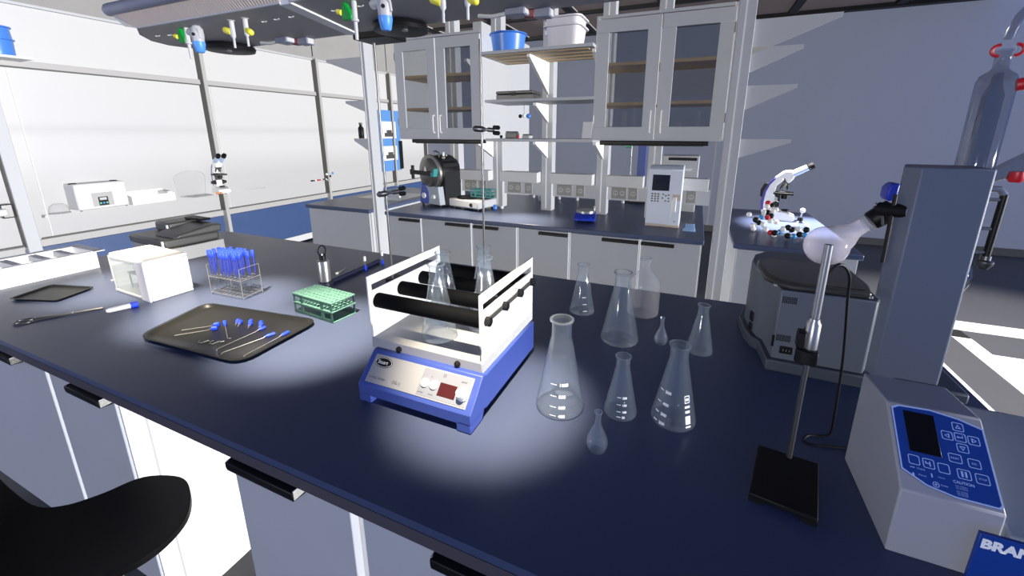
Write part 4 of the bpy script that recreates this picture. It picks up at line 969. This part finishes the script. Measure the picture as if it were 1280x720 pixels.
fprof += [(.036, .056), (.028, .070), (.022, .082), (.020, .10), (.020, .108)]
ef = MB().axis(fc, fc+uu, fprof, 40, cap=False).build('evaporating_flask', GLASSB, r)
jp = fc+uu*.100
mb = MB().axis(jp, jp+uu*.03, [(.022, 0), (.025, .004), (.022, .008), (.025, .012), (.022, .016), (.025, .020), (.022, .026)], 28, cap=False)
mb.build('joint_clip', GLASSM, r)
MB().axis(jp+uu*.024, jp+uu*.085, [(.024, 0), (.027, .004), (.028, .028), (.031, .030), (.031, .035), (.028, .037), (.029, .061)], 30).build('drive_sleeve', BLACK, r)
MB().tube([jp+uu*.05+Vector((0, -.030, -.02)), jp+uu*.053+Vector((-.012, -.026, .025)), jp+uu*.055+Vector((-.01, .026, .028))], .003, 6).build('wire_clip', DSTEEL, r)
MB().cyl((.478, 1.43, 1.395), (.528, 1.385, 1.398), .019).build('drive_motor', BLACK, r)
MB().cyl((.500, 1.40, 1.25), (.497, 1.40, 1.44), .005, n=10).build('cable_guide', BLACK, r)
# condenser behind the column
cx_, cy_ = .738, 1.62
cp = [(.036, 1.10), (.041, 1.12), (.041, 1.735), (.036, 1.752), (.020, 1.765), (.016, 1.772), (.016, 1.81), (.019, 1.815), (.019, 1.82)]
MB().lathe(cp, (cx_, cy_, 0), 36, cap=False).build('condenser_jacket', GLASSC, r)
MB().lathe([(.020, 1.12), (.022, 1.14), (.022, 1.70), (.012, 1.73), (.010, 1.76)], (cx_, cy_, 0), 28, cap=False).build('inner_tube', GLASSC, r)
MB().lathe([(.0155, 1.80), (.024, 1.812), (.024, 1.822), (.012, 1.84), (.011, 1.85)], (cx_, cy_, 0), 24, cap=False).build('joint', GLASS, r)
for sg in (-1, 1):
    kc = [(cx_+sg*(.016+.016*math.sin(R(a))), cy_-.012, 1.815+.014*math.cos(R(a))) for a in range(0, 181, 15)]
    MB().tube(kc, .0042, 8).build('red_clip', RED, r)
bt = [(cx_, cy_, 1.845), (cx_+.004, cy_, 1.87), (cx_+.012, cy_, 1.90), (cx_+.028, cy_, 1.925), (cx_+.045, cy_, 1.935)]
MB().tube(bt, .010, 12).build('bent_tube', GLASSC, r)
MB().axis((cx_+.034, cy_, 1.932), (cx_+.075, cy_, 1.938), [(.013, 0), (.016, .006), (.016, .03), (.012, .04)], 18).build('red_cap', RED, r)
MB().axis((cx_+.034, cy_-.015, 1.725), (cx_+.062, cy_-.025, 1.73), [(.016, 0), (.017, .02), (.012, .03)], 18).build('red_cap', RED, r)
MB().tube([(cx_+.055, cy_-.022, 1.728), (cx_+.10, cy_-.04, 1.735), (cx_+.20, cy_-.05, 1.70)], .008, 10).build('hose', LBLUEW, r)
MB().tube([(cx_+.02, cy_, 1.475), (cx_+.06, cy_, 1.49), (cx_+.11, cy_, 1.53), (cx_+.18, cy_, 1.56)], .022, 14).build('vapour_arm', GLASSC, r)
MB().axis((cx_+.088, cy_-.01, 1.495), (cx_+.088, cy_-.01, 1.465), [(.016, 0), (.018, .02), (.012, .03)], 16).build('red_cap', RED, r)
# lift handle
hd = [(.70, 1.50, 1.435), (.760, 1.60, 1.445), (.795, 1.60, 1.445), (.808, 1.60, 1.43), (.808, 1.60, 1.40), (.806, 1.60, 1.25)]
MB().tube(hd[:4], .009, 10).build('handle_hook', STEEL, r); MB().tube(hd[3:], .009, 10).build('handle_rod', BLACK, r)
for z in (1.26, 1.33, 1.415): MB().cyl((.665, 1.60, z), (.808, 1.60, z), .005, n=10).build('handle_bracket', STEEL, r)
MB().axis((.806, 1.60, 1.25), (.806, 1.60, 1.21), [(.012, 0), (.012, .012), (.02, .016), (.02, .024), (.010, .04)], 18).build('handle_knob', DSTEEL, r)
MB().lathe([(.001, 1.105), (.03, 1.11), (.055, 1.135), (.064, 1.17), (.055, 1.205), (.03, 1.235), (.018, 1.25), (.018, 1.28)], (.742, cy_+.02, 0), 30, cap=False).build('receiving_flask', GLASSC, r)
MB().box(.60, 1.495, 1.30, .72, 1.615, 1.34).build('condenser_holder', DSTEEL, r, bevel=.004)

# retort stand in front
r = T('retort_stand', 'steel retort rod with black square base standing in front of the water bath', 'stand', (.225, .85, Z0))
bp = [(.155, .782), (.264, .764), (.299, .922), (.187, .934)]
MB().prism(bp, 'z', Z0+.008, Z0+.018).build('base', BLACK, r, bevel=.002)
for (a, b) in ((0, 1),):
    MB().prism([(.155, .782), (.180, .778), (.183, .792), (.158, .796)], 'z', Z0, Z0+.009).build('foot', BLACK, r)
    MB().prism([(.238, .768), (.264, .764), (.267, .778), (.241, .782)], 'z', Z0, Z0+.009).build('foot', BLACK, r)
    MB().prism([(.187, .932), (.20, .931), (.198, .918), (.185, .920)], 'z', Z0, Z0+.009).build('foot', BLACK, r)
rx, ry = .244, .918
MB().cyl((rx, ry, Z0+.017), (rx, ry, 1.17), .0052, n=14).build('rod', DSTEEL, r)
MB().cyl((rx, ry, 1.24), (rx, ry, 1.395), .0072, n=16).build('rod', STEEL, r)
MB().axis((rx, ry, 1.168), (rx, ry, 1.245), [(.012, 0), (.0125, .004), (.0125, .066), (.009, .072), (.009, .077)], 20).build('sleeve', STEEL, r)
mb = MB().prism([(rx-.026, ry-.012), (rx-.012, ry-.022), (rx+.012, ry-.022), (rx+.014, ry+.012), (rx-.02, ry+.014)], 'z', 1.150, 1.180)
mb.prism([(rx-.026, ry-.014), (rx-.012, ry-.016), (rx-.010, ry+.01), (rx-.024, ry+.012)], 'z', 1.180, 1.215)
mb.build('clamp_block', BLACK, r, bevel=.003)
MB().axis((rx-.012, ry+.005, 1.205), (rx+.01, ry+.03, 1.24), [(.006, 0), (.006, .03), (.003, .05)], 10).build('cable_gland', BLACK, r)
def smooth_path(P, n=8):
    P = [Vector(p) for p in P]; out = []
    for i in range(len(P)-1):
        a, b, c, d = P[max(i-1, 0)], P[i], P[i+1], P[min(i+2, len(P)-1)]
        for k in range(n):
            t = k/n; out.append(.5*((2*b) + (c-a)*t + (2*a-5*b+4*c-d)*t*t + (3*b-a-3*c+d)*t**3))
    out.append(P[-1]); return out
cab = [(rx+.004, ry+.012, 1.22), (.252, .938, 1.27), (.257, .942, 1.325), (.276, .95, 1.350), (.300, .97, 1.325), (.310, .985, 1.27), (.328, 1.0, 1.127), (.337, 1.01, .99), (.345, 1.035, .925), (.335, 1.045, .9035), (.305, 1.035, .9032), (.290, 1.012, .9032), (.300, 1.002, .9032), (.33, 1.008, .9032), (.375, 1.02, .9032)]
o = MB().tube(smooth_path(cab), .0026, 8).build('probe_cable', BLACK); tag(o, 'thin black probe cable looping from the retort stand down to the worktop', 'cable')

# bench instrument with blue keypad
r = T('keypad_instrument', 'white bench instrument with blue keypad panel and blue front, bottom right corner', 'instrument', (.50, .86, Z0))
IW = mat('instrument_white', (.32, .325, .36), .5)
IT = mat('instrument_top', (.24, .27, .31), .5)
MB().prism([(.762, Z0), (.985, Z0), (.985, 1.114), (.872, 1.122), (.764, 1.026)], 'x', .362, .492).build('console', IW, r, bevel=.003)
side = [(.755, Z0), (1.02, Z0), (1.02, 1.075), (.99, 1.088), (.76, 1.008)]
MB().prism([(.748, Z0+.002), (1.02, Z0+.002), (1.02, 1.06), (.985, 1.083), (.748, 1.004)], 'x', .492, .66).build('main_housing', IT, r, bevel=.004)
FP = frame_M((.455, .7475, Z0+.01), (1, 0, 0), (0, 0, 1))
f = MB().box(.456, .742, Z0+.004, .655, .7485, 1.002).build('blue_front', CBLUE, r, bevel=.001)
mb = text(MB(frame_M((.459, .7415, .978), (1, 0, 0), (0, 0, 1))), 'BRAND', .0225, 0, 0, .0006, .0012)
mb.build('lettering', TEXTW, f, smooth=False)
KM = frame_M((.366, .768, 1.031), (1, 0, 0), (0, .103, .0915)); KL = .1378; KW = .122
out = [(0, .026), (.030, .008), (.065, .0005), (KW-.004, .0), (KW, .004), (KW, KL-.018), (KW-.03, KL-.008), (KW*.45, KL-.002), (.010, KL-.004), (0, KL-.010)]
k = MB(KM).prism(out, 'z', .0005, .003).build('keypad', CBLUE, r, smooth=False)
inn = [(KW/2+(x-KW/2)*.965, KL/2+(y-KL/2)*.965) for x, y in out]
ring_poly(MB(KM), out, inn, .003, .0036).build('keypad_border', LINEB, k, smooth=False)
MB(KM).box(.016, .058, .003, .058, KL-.012, .0042).build('screen', SCREEN, k, bevel=.0008)
def key(x, y, w_, h_, sym):
    mb = MB(KM); ring_poly(mb, rrect(x, y, x+w_, y+h_, .0025), rrect(x+.0009, y+.0009, x+w_-.0009, y+h_-.0009, .002), .003, .0036)
    cx, cy, q = x+w_/2, y+h_/2, min(w_, h_)*.27
    tri = {'u': [(0, 1), (-1, -.7), (1, -.7)], 'd': [(0, -1), (1, .7), (-1, .7)], 'l': [(-1, 0), (.7, -1), (.7, 1)], 'r': [(1, 0), (-.7, 1), (-.7, -1)]}
    if sym in tri:
        t = tri[sym]; ring_poly(mb, [(cx+a*q, cy+b*q) for a, b in t], [(cx+a*q*.62, cy+b*q*.62) for a, b in t], .003, .0036)
    elif sym == 'p':
        for a in (-.6, .6): mb.box(cx+a*q-.0012, cy-q, .003, cx+a*q+.0012, cy+q*1.1, .0036)
    elif sym == 'e':
        mb.box(cx-q*.9, cy-.0006, .003, cx+q*.9, cy+.0006, .0036); mb.box(cx+q*.8, cy, .003, cx+q*.95, cy+q, .0036); mb.prism([(cx-q*1.2, cy), (cx-q*.6, cy+.002), (cx-q*.6, cy-.002)], 'z', .003, .0036)
    elif sym == 'h':
        mb.box(cx+.001, cy-q, .003, cx+.0024, cy+q*.9, .0036); mb.box(cx-.003, cy-.0006, .003, cx+.001, cy+.0006, .0036); mb.box(cx-.004, cy-.0006, .003, cx-.0028, cy+q*.8, .0036)
    elif sym: text(mb, sym, .0042, cx-len(sym)*.00115, cy-.0014, .0033)
    mb.build('key', LINEB, k, smooth=False)
key(.081, .108, .015, .014, 'u'); key(.064, .090, .015, .014, 'l'); key(.081, .091, .015, .014, 'e'); key(.098, .090, .015, .014, 'r'); key(.081, .074, .015, .014, 'd')
key(.067, .055, .017, .014, 'RESET'); key(.091, .053, .016, .014, 'ESC')
key(.012, .037, .015, .015, ''); key(.031, .036, .015, .015, 'h'); key(.050, .034, .015, .015, ''); key(.074, .032, .017, .015, 'p'); key(.096, .031, .017, .015, 'STOP')
mb = MB(KM); text(mb, 'CAUTION', .0058, .066, .0235, .0033, .0001)
for y in (.0195, .0165, .012, .0095, .007): text(mb, 'hot surfaces' if y > .013 else 'see manual', .0030, .068, y-.001, .0033)
text(mb, 'Display', .0036, .0215, .031, .0033); text(mb, 'Manual', .0036, .022, .0215, .0033); text(mb, 'Pause', .0036, .048, .025, .0033); text(mb, 'Power', .0036, .049, .0135, .0033)
mb.box(.0125, .0315, .003, .0185, .0325, .0036); mb.box(.014, .0185, .003, .0165, .0235, .0036); mb.box(.039, .023, .003, .0405, .029, .0036)
ring_poly(mb, [(.043+.0042*math.cos(a*PI/8), .0135+.0042*math.sin(a*PI/8)) for a in range(16)], [(.043+.0034*math.cos(a*PI/8), .0135+.0034*math.sin(a*PI/8)) for a in range(16)], .003, .0036)
mb.box(.041, .013, .003, .045, .014, .0036); mb.box(.0425, .0115, .003, .0435, .0155, .0036)
mb.build('keypad_text', LINEB, k, smooth=False)

# ================================================================== BY THE WINDOWS
LX = WX
r = T('glass_ledge', 'clear glass ledge along the frosted windows carrying a row of equipment', 'ledge', (LX, 3.2, .89))
MB().box(LX+.056, 1.62, .893, LX+.32, 4.76, .905).build('glass_plate', LEDGE, r, smooth=False)
for y in (1.63, 3.19, 4.75): MB().box(LX+.055, y-.008, .87, LX+.12, y+.008, .893).build('clip', LGREY, r, smooth=False)
LZ = .9055
r = T('control_box', 'white box with small keypad panel on the glass ledge, leftmost by the windows', 'instrument', (LX+.18, 1.98, LZ))
MB().box(LX+.065, 1.80, LZ+.006, LX+.26, 2.17, LZ+.245).build('housing', mat('box_white', (.60, .60, .60), .4), r, bevel=.014)
MB().box(LX+.258, 1.905, LZ+.03, LX+.263, 2.055, LZ+.155).build('panel', FRAME, r, bevel=.001)
q = MB().box(LX+.2625, 1.945, LZ+.035, LX+.265, 2.015, LZ+.115).build('keypad', BLACK, r, smooth=False)
MB().box(LX+.2645, 1.955, LZ+.085, LX+.266, 2.005, LZ+.108).build('display', GREYP, q, smooth=False)
for y, m in ((1.957, GREENDOT), (1.980, ATB), (2.003, GREENDOT)): MB().axis((LX+.2645, y, LZ+.057), (LX+.267, y, LZ+.057), [(.009, 0), (.007, .0025)], 12).build('button', m, q)
for y in (1.83, 2.12): MB().axis((LX+.17, y, LZ+.243), (LX+.17, y, LZ+.253), [(.03, 0), (.026, .008), (0, .010)], 18).build('top_knob', BLACK, r)
for y in (1.82, 2.15): MB().cyl((LX+.24, y, LZ), (LX+.24, y, LZ+.008), .008, n=10).build('foot', BLACK, r)
r = T('white_tray', 'white open sloping tray on the glass ledge right of the control box', 'tray', (LX+.18, 2.35, LZ))
mb = MB().box(LX+.07, 2.19, LZ, LX+.27, 2.56, LZ+.006)
for yy in (2.19, 2.552): mb.prism([(LX+.07, LZ+.005), (LX+.27, LZ+.005), (LX+.27, LZ+.08), (LX+.07, LZ+.115)], 'y', yy, yy+.008)
mb.box(LX+.262, 2.198, LZ+.005, LX+.27, 2.552, LZ+.08); mb.box(LX+.07, 2.198, LZ+.005, LX+.078, 2.552, LZ+.115)
mb.build('shell', BWHITE, r, smooth=False)
MB().box(LX+.08, 2.50, LZ+.06, LX+.26, 2.55, LZ+.10).build('divider', LGREY, r, smooth=False)
r = T('acrylic_shield', 'clear curved acrylic shield with base on the glass ledge beside the far microscope', 'shield', (LX+.18, 2.8, LZ))
mb = MB(); pr = [(2.69, LZ+.006), (2.96, LZ+.006), (2.985, LZ+.20), (2.97, LZ+.24), (2.92, LZ+.268), (2.83, LZ+.278), (2.74, LZ+.262), (2.69, LZ+.235), (2.665, LZ+.20)]
mb.prism(pr, 'x', LX+.09, LX+.096); mb.build('shield_plate', ACRYL, r, smooth=False)
MB().prism([(LX+.09, 2.69), (LX+.30, 2.72), (LX+.31, 2.93), (LX+.09, 2.96)], 'z', LZ, LZ+.008).build('base_plate', ACRYL, r, smooth=False)
MB().tube([(LX+.093, a, b) for a, b in pr[1:] + [pr[0]]], .004, 6).build('rim', GREYP, r)
o = None
r = T('clear_dome', 'faint clear plastic dome on the glass ledge left of the control box', 'dome', (LX+.17, 1.69, LZ))
MB().lathe([(.065, 0), (.067, .03), (.055, .065), (.03, .085), (.001, .09)], (LX+.18, 1.70, LZ), 28, cap=False).build('shell', ACRYL, r); MB().lathe([(.065, 0), (.072, 0), (.072, .005), (.065, .005)], (LX+.18, 1.70, LZ), 28).build('rim', ACRYL, r)
microscope('white microscope facing the room on the glass ledge in front of the windows', (LX+.17, 3.09, LZ), R(-12), 1.02)
for i, (y, m, lab) in enumerate(((2.99, 'o', 'orange bead on the glass ledge, left of a pair by the far microscope'), (3.03, 'o', 'orange bead on the glass ledge, right of a pair by the far microscope'))):
    o = MB().ball((LX+.29, y-.02, LZ+.015), .014, 8).build('bead', ORANGE); tag(o, lab, 'bead')
o = MB().tube([(LX+.2, 3.35, LZ+.004), (LX+.2, 3.62, LZ+.004)], .004, 8).build('glass_rod', ACRYL); tag(o, 'thin clear rod lying on the glass ledge right of the far microscope', 'rod')
for i, (y0_, m, lab) in enumerate(((4.36, BLACK, 'small black marker on the glass ledge by the second mullion, left'), (4.47, RED, 'small red marker on the glass ledge by the second mullion'), (4.56, DGREY, 'small grey marker on the glass ledge by the second mullion, right'))):
    r = T('marker', lab, 'marker', (LX+.2, y0_, LZ)); MB().axis((LX+.2, y0_-.03, LZ+.0125), (LX+.2, y0_+.03, LZ+.0125), [(.011, 0), (.012, .002), (.012, .03), (.009, .031), (.009, .06)], 12).build('barrel', m, r); MB().axis((LX+.2, y0_+.03, LZ+.0125), (LX+.2, y0_+.055, LZ+.0125), [(.0125, 0), (.012, .024)], 12).build('cap', BWHITE, r)
mb = MB(); r = T('ball_stick_model', 'small ball and stick model with a blue ball on the ledge by the second mullion', 'molecule model', (LX+.2, 4.68, LZ))
for p, m, n_ in (((LX+.2, 4.62, LZ+.02), BLACK, 'black_ball'), ((LX+.2, 4.68, LZ+.05), BLACK, 'black_ball'), ((LX+.2, 4.735, LZ+.09), ATB, 'blue_ball'), ((LX+.2, 4.62, LZ+.085), BWHITE, 'white_ball')): MB().ball(p, .018, 8).build(n_, m, r)
mb = MB().cyl((LX+.2, 4.62, LZ+.02), (LX+.2, 4.68, LZ+.05), .005, n=6); mb.cyl((LX+.2, 4.68, LZ+.05), (LX+.2, 4.735, LZ+.09), .005, n=6); mb.cyl((LX+.2, 4.68, LZ+.05), (LX+.2, 4.62, LZ+.085), .005, n=6); mb.build('stick', GREYP, r)
# blue bucket on a small bracket shelf at upper left
r = T('wall_shelf', 'small white shelf at the transom by the glazed door, carrying the blue bucket', 'shelf', (LX+.1, 1.55, 2.19))
MB().box(LX+.03, 1.30, 2.178, LX+.28, 1.76, 2.196).build('board', BWHITE, r, bevel=.002)
r = T('bucket', 'blue plastic bucket near the top left corner on the wall shelf', 'bucket', (LX+.15, 1.60, 2.197))
MB().lathe([(.095, 0), (.10, .004), (.105, .115), (.115, .118), (.115, .126), (.104, .13), (.10, .205), (.112, .21), (.112, .218), (.098, .218), (.09, .01), (0, .01)], (LX+.155, 1.60, 2.197), 36).build('shell', BOWLB, r)

# ================================================================== OVERHEAD SERVICE BOOM
r = T('service_boom', 'dark grey overhead service boom with louvred edge hanging above the island', 'service boom', (-1.1, 1.2, 2.0))
def boom_mod(xl, xr, rounded):
    if rounded: poly = [(xr, 1.03), (xr-.11, 1.42), (xr-.12, 1.445), (xl+.25, 1.455), (xl+.10, 1.43), (xl, 1.36), (xl-.02, 1.28), (xl+.02, 1.19), (xl+.12, 1.10), (xl+.25, 1.03)]
    else: poly = [(xr, 1.03), (xr, 1.43), (xl-.11, 1.43), (xl, 1.03)]
    b = MB().prism(poly, 'z', 2.0, 2.10).build('underside', BOOM, r, smooth=False)
    return b
boom_mod(-2.325, -1.265, True); boom_mod(-1.225, 1.6, False)
MB().prism([(-1.270, 1.03), (-1.220, 1.03), (-1.255, 1.15), (-1.335, 1.43), (-1.385, 1.43), (-1.305, 1.15)], 'z', 1.994, 2.09).build('joint_band', BWHITE, r, smooth=False)
for k, (xa_, xb_) in enumerate(((-2.07, -1.265), (-1.225, 1.6))):
    LM = MB(); N = 60 if k == 0 else 200
    dx = -.075 if k == 0 else 0
    LM.add([(xa_, 1.028, 2.001), (xb_, 1.028, 2.001), (xb_, 1.0, 2.046), (xa_+dx, 1.0, 2.046), (xa_+dx, 1.03, 2.047), (xb_, 1.03, 2.047)], [(0, 1, 2, 3), (3, 2, 5, 4), (0, 4, 5, 1), (0, 3, 4), (1, 5, 2)])
    lv = LM.build('louvre', WOOD, r, smooth=False)
    mb = MB()
    for i in range(N):
        x = xa_ + (xb_-xa_)*(i+.5)/N; e_ = dx*(1-(i+.5)/N)
        mb.add([(x-.0012, 1.0265, 2.0005), (x+.0012, 1.0265, 2.0005), (x+.0012+e_, .9985, 2.0455), (x-.0012+e_, .9985, 2.0455), (x-.0012, 1.03, 2.02), (x+.0012, 1.03, 2.02)], [(0, 1, 2, 3), (3, 2, 5, 4), (0, 4, 5, 1), (0, 3, 4), (1, 5, 2)])
    mb.build('louvre_fin', LFIN, lv, smooth=False)
    MB().box(xa_, 1.026, 1.997, xb_, 1.034, 2.003).build('edge_strip', LGREY, r, smooth=False)
    MB().tube([(xa_+dx-.03, 1.0, 2.064), (xa_+dx-.015, .994, 2.066), (xb_, .994, 2.066)], .021, 14).build('rim_tube', RIM, r)
MB().add([(-2.09, 1.0, 2.0), (-2.07, 1.03, 1.998), (-2.06, 1.03, 2.035), (-2.13, 1.0, 2.047), (-2.17, 1.005, 2.045)], [(0, 1, 2, 3, 4), (0, 4, 3, 2, 1)]).build('end_trim', WHITE, r, smooth=False)
MB().box(-1.9, 1.08, 2.10, 1.6, 1.40, 2.26).build('service_duct', BOOM, r, bevel=.01)
MB().tube([(-2.0, 1.05, 2.10), (-2.0, 1.05, 2.30), (-1.95, 1.10, 2.34), (-1.85, 1.15, 2.34)], .012, 8).build('cable_loop', LGREY, r)
for x, y in ((-2.152, 1.133), (-2.088, 1.144), (-1.52, 1.153), (-1.447, 1.148), (-1.371, 1.147), (-1.17, 1.149), (-1.11, 1.147), (-1.05, 1.144), (-.80, 1.15), (-.42, 1.15)):
    mb = MB(); pts = [(x+.012*math.cos(R(a)), y+.012*math.sin(R(a)), 1.999) for a in range(20, 165, 12)]
    mb.tube(pts, .0022, 6); mb.build('recess_glint', LGREY, r)  # pale arc painting the lit edge of a small downlight recess
for x in (-2.07, -1.08):
    d = MB().lathe([(.085, 2.0), (.10, 1.995), (.105, 1.985), (.10, 1.972), (.075, 1.968), (.0, 1.970)], (x, 1.385, 0), 40).build('round_lamp', BLACK, r)
    MB().lathe([(.010, 1.968), (.012, 1.962), (.0, 1.958)], (x+.05, 1.345, 0), 12).build('lamp_screw', STEEL, d)
MB().box(-1.40, 1.47, 1.985, -1.22, 1.60, 2.06).build('junction_box', BLACK, r, bevel=.004)
def gas_tap(x, y, lab):
    t = T('gas_tap', lab, 'tap', (x, y, 1.999), 'gas taps under the service boom')
    MB().axis((x, y, 1.998), (x, y, 1.885), [(.008, 0), (.008, .05), (.011, .052), (.011, .058), (.006, .06), (.005, .112)], 14).build('nozzle', LGREY, t)
    MB().prism([(x-.048, 1.975), (x-.034, 1.999), (x-.006, 1.958), (x-.008, 1.945), (x-.045, 1.945)], 'y', y-.010, y+.010).build('green_lever', VGREEN, t, bevel=.003)
    MB().axis((x-.045, y-.010, 1.967), (x-.062, y-.012, 1.972), [(.008, 0), (.008, .014)], 10).build('yellow_stud', YEL, t)
def water_tap(x, y, lab):
    t = T('water_tap', lab, 'tap', (x, y, 1.999), 'water taps under the service boom')
    MB().tube([(x-.045, y, 1.978), (x-.025, y-.004, 1.984), (x, y-.004, 1.978)], .013, 12).build('side_arm', LGREY, t)
    MB().axis((x, y, 1.9995), (x, y, 1.938), [(.012, 0), (.020, .01), (.022, .03), (.019, .06)], 18).build('valve_body', GREYW, t)
    MB().axis((x, y, 1.942), (x+.001, y, 1.902), [(.021, 0), (.021, .01), (.016, .034), (.012, .039)], 18).build('blue_knob', BOWLB2, t)
    MB().tube([(x+.018, y-.01, 1.985), (x+.03, y-.012, 1.975), (x+.034, y-.012, 1.95)], .004, 8).build('spring_clip', LGREY, t)
    MB().axis((x+.012, y-.02, 1.965), (x+.013, y-.026, 1.965), [(.006, 0), (.006, .004)], 10).build('port', BLACK, t)
def yellow_tap(x, y, sg, lab):
    t = T('vacuum_nozzle', lab, 'nozzle', (x, y, 1.999), 'yellow-sided nozzles under the service boom')
    MB().axis((x, y, 1.999), (x, y, 1.905), [(.014, 0), (.008, .004), (.0085, .055), (.004, .062), (.004, .094)], 14).build('nozzle', LGREY, t)
    MB().axis((x+sg*.006, y, 1.958), (x+sg*.042, y-.01, 1.973 if sg < 0 else 1.942), [(.010, 0), (.011, .004), (.011, .028), (.008, .032), (.005, .034)], 14).build('yellow_knob', YEL, t)
gas_tap(-1.885, 1.10, 'green-levered gas tap under the left part of the boom'); gas_tap(-1.030, 1.10, 'green-levered gas tap under the boom, above the left shelving post')
water_tap(-1.822, 1.10, 'grey water tap with blue knob under the left part of the boom'); water_tap(-.912, 1.10, 'grey water tap with blue knob under the boom beside the second round lamp')
yellow_tap(-1.615, 1.10, -1, 'grey nozzle with yellow knob turned left, under the left part of the boom'); yellow_tap(-1.540, 1.10, 1, 'grey nozzle with yellow knob turned right, under the left part of the boom')
yellow_tap(-.705, 1.10, -1, 'grey nozzle with yellow knob turned left, above the left glass cabinet'); yellow_tap(-.625, 1.10, 1, 'grey nozzle with yellow knob turned right, left of the blue bowl')
for x, labs in ((-1.70, ('dark power outlet box under the left part of the boom', 'dark red and grey power outlet under the left part of the boom')), (-.60, ('dark power outlet box under the boom above the blue bowl', 'dark red and grey power outlet under the boom, just left of the blue bowl'))):
    t = T('power_outlet', labs[0], 'power outlet', (x, 1.38, 1.999)); MB().box(x-.035, 1.36, 1.978, x+.035, 1.42, 1.9995).build('housing', RIM, t, bevel=.003); MB().box(x+.034, 1.365, 1.982, x+.037, 1.415, 1.997).build('face_plate', LGREY, t, smooth=False)
    MB().tube([(x-.035, 1.385, 1.99), (x-.09, 1.38, 1.985), (x-.14, 1.375, 1.99)], .007, 8).build('plug_lead', LGREY, t)
    x += .075
    t = T('power_outlet', labs[1], 'power outlet', (x, 1.43, 1.999)); MB().box(x-.02, 1.40, 1.972, x+.035, 1.44, 1.9995).build('housing', RIM, t, bevel=.003); MB().box(x+.034, 1.405, 1.976, x+.037, 1.435, 1.996).build('face_plate', LGREY, t, smooth=False); MB().box(x-.055, 1.40, 1.974, x-.021, 1.43, 1.9995).build('red_plug', DRED, t, bevel=.003)

# ================================================================== STOOL
r = T('stool', 'black lab stool with curved plastic seat in front of the island, bottom left', 'stool', (-1.29, .325, 0))
OUT = [(-1.25, .504), (-1.17, .486), (-1.095, .435), (-1.067, .364), (-1.085, .300), (-1.14, .240), (-1.22, .195), (-1.32, .165), (-1.44, .15), (-1.56, .14), (-1.66, .15), (-1.70, .21), (-1.66, .270), (-1.56, .285), (-1.47, .300), (-1.42, .335), (-1.385, .39), (-1.345, .465)]
def closed_smooth(P, n=5):
    o_ = []
    for i in range(len(P)):
        a, b, c, d = [Vector(P[(i+k) % len(P)]) for k in (-1, 0, 1, 2)]
        for k in range(n):
            t = k/n; o_.append(.5*((2*b) + (c-a)*t + (2*a-5*b+4*c-d)*t*t + (3*b-a-3*c+d)*t**3))
    return o_
ring_ = closed_smooth(OUT); ctr_ = Vector((-1.30, .29)); NR = 10; NA = len(ring_)
def seat_z(x, y):
    z = .652 + .012*((x+1.25)**2 + (y-.33)**2)/.03
    if x < -1.45: z += 1.6*(x+1.45)**2
    return z
mb = MB(); vs = []
for th in (0, -.018):
    for i in range(NR+1):
        q = max(i/NR, .001)
        for p_ in ring_:
            v_ = ctr_ + (p_-ctr_)*q; vs.append((v_.x, v_.y, seat_z(v_.x, v_.y) + th))
fs = []; o2 = (NR+1)*NA
for i in range(NR):
    for k in range(NA):
        k2 = (k+1) % NA; fs += [(i*NA+k, i*NA+k2, (i+1)*NA+k2, (i+1)*NA+k), (o2+i*NA+k, o2+(i+1)*NA+k, o2+(i+1)*NA+k2, o2+i*NA+k2)]
for k in range(NA):
    k2 = (k+1) % NA; fs.append((NR*NA+k, NR*NA+k2, o2+NR*NA+k2, o2+NR*NA+k))
fs += [tuple(range(NA)), tuple(range(o2, o2+NA))[::-1]]
mb.add(vs, fs).build('seat', BLACKS, r, bevel=.003)
MB().prism([(-1.69, .74), (-1.67, .74), (-1.76, 1.02), (-1.785, 1.02)], 'y', .12, .30).build('backrest', BLACKS, r, bevel=.008)
MB().cyl((-1.27, .325, .30), (-1.27, .325, .61), .028).build('gas_column', DSTEEL, r)
MB().cyl((-1.27, .325, .60), (-1.27, .325, .633), .07).build('seat_plate', BLACK, r)
MB().cyl((-1.27, .325, .06), (-1.27, .325, .32), .036).build('outer_column', STEEL, r)
for k in range(5):
    a = 2*PI*k/5+.3; ex, ey = -1.27+.27*math.cos(a), .325+.27*math.sin(a)*.62
    l = MB().tube([(-1.27, .325, .10), (ex, ey, .075)], .022, 8).build('leg', BLACK, r)
    MB().cyl((ex-.012, ey, .028), (ex+.012, ey, .028), .028).build('caster', BLACK, l)
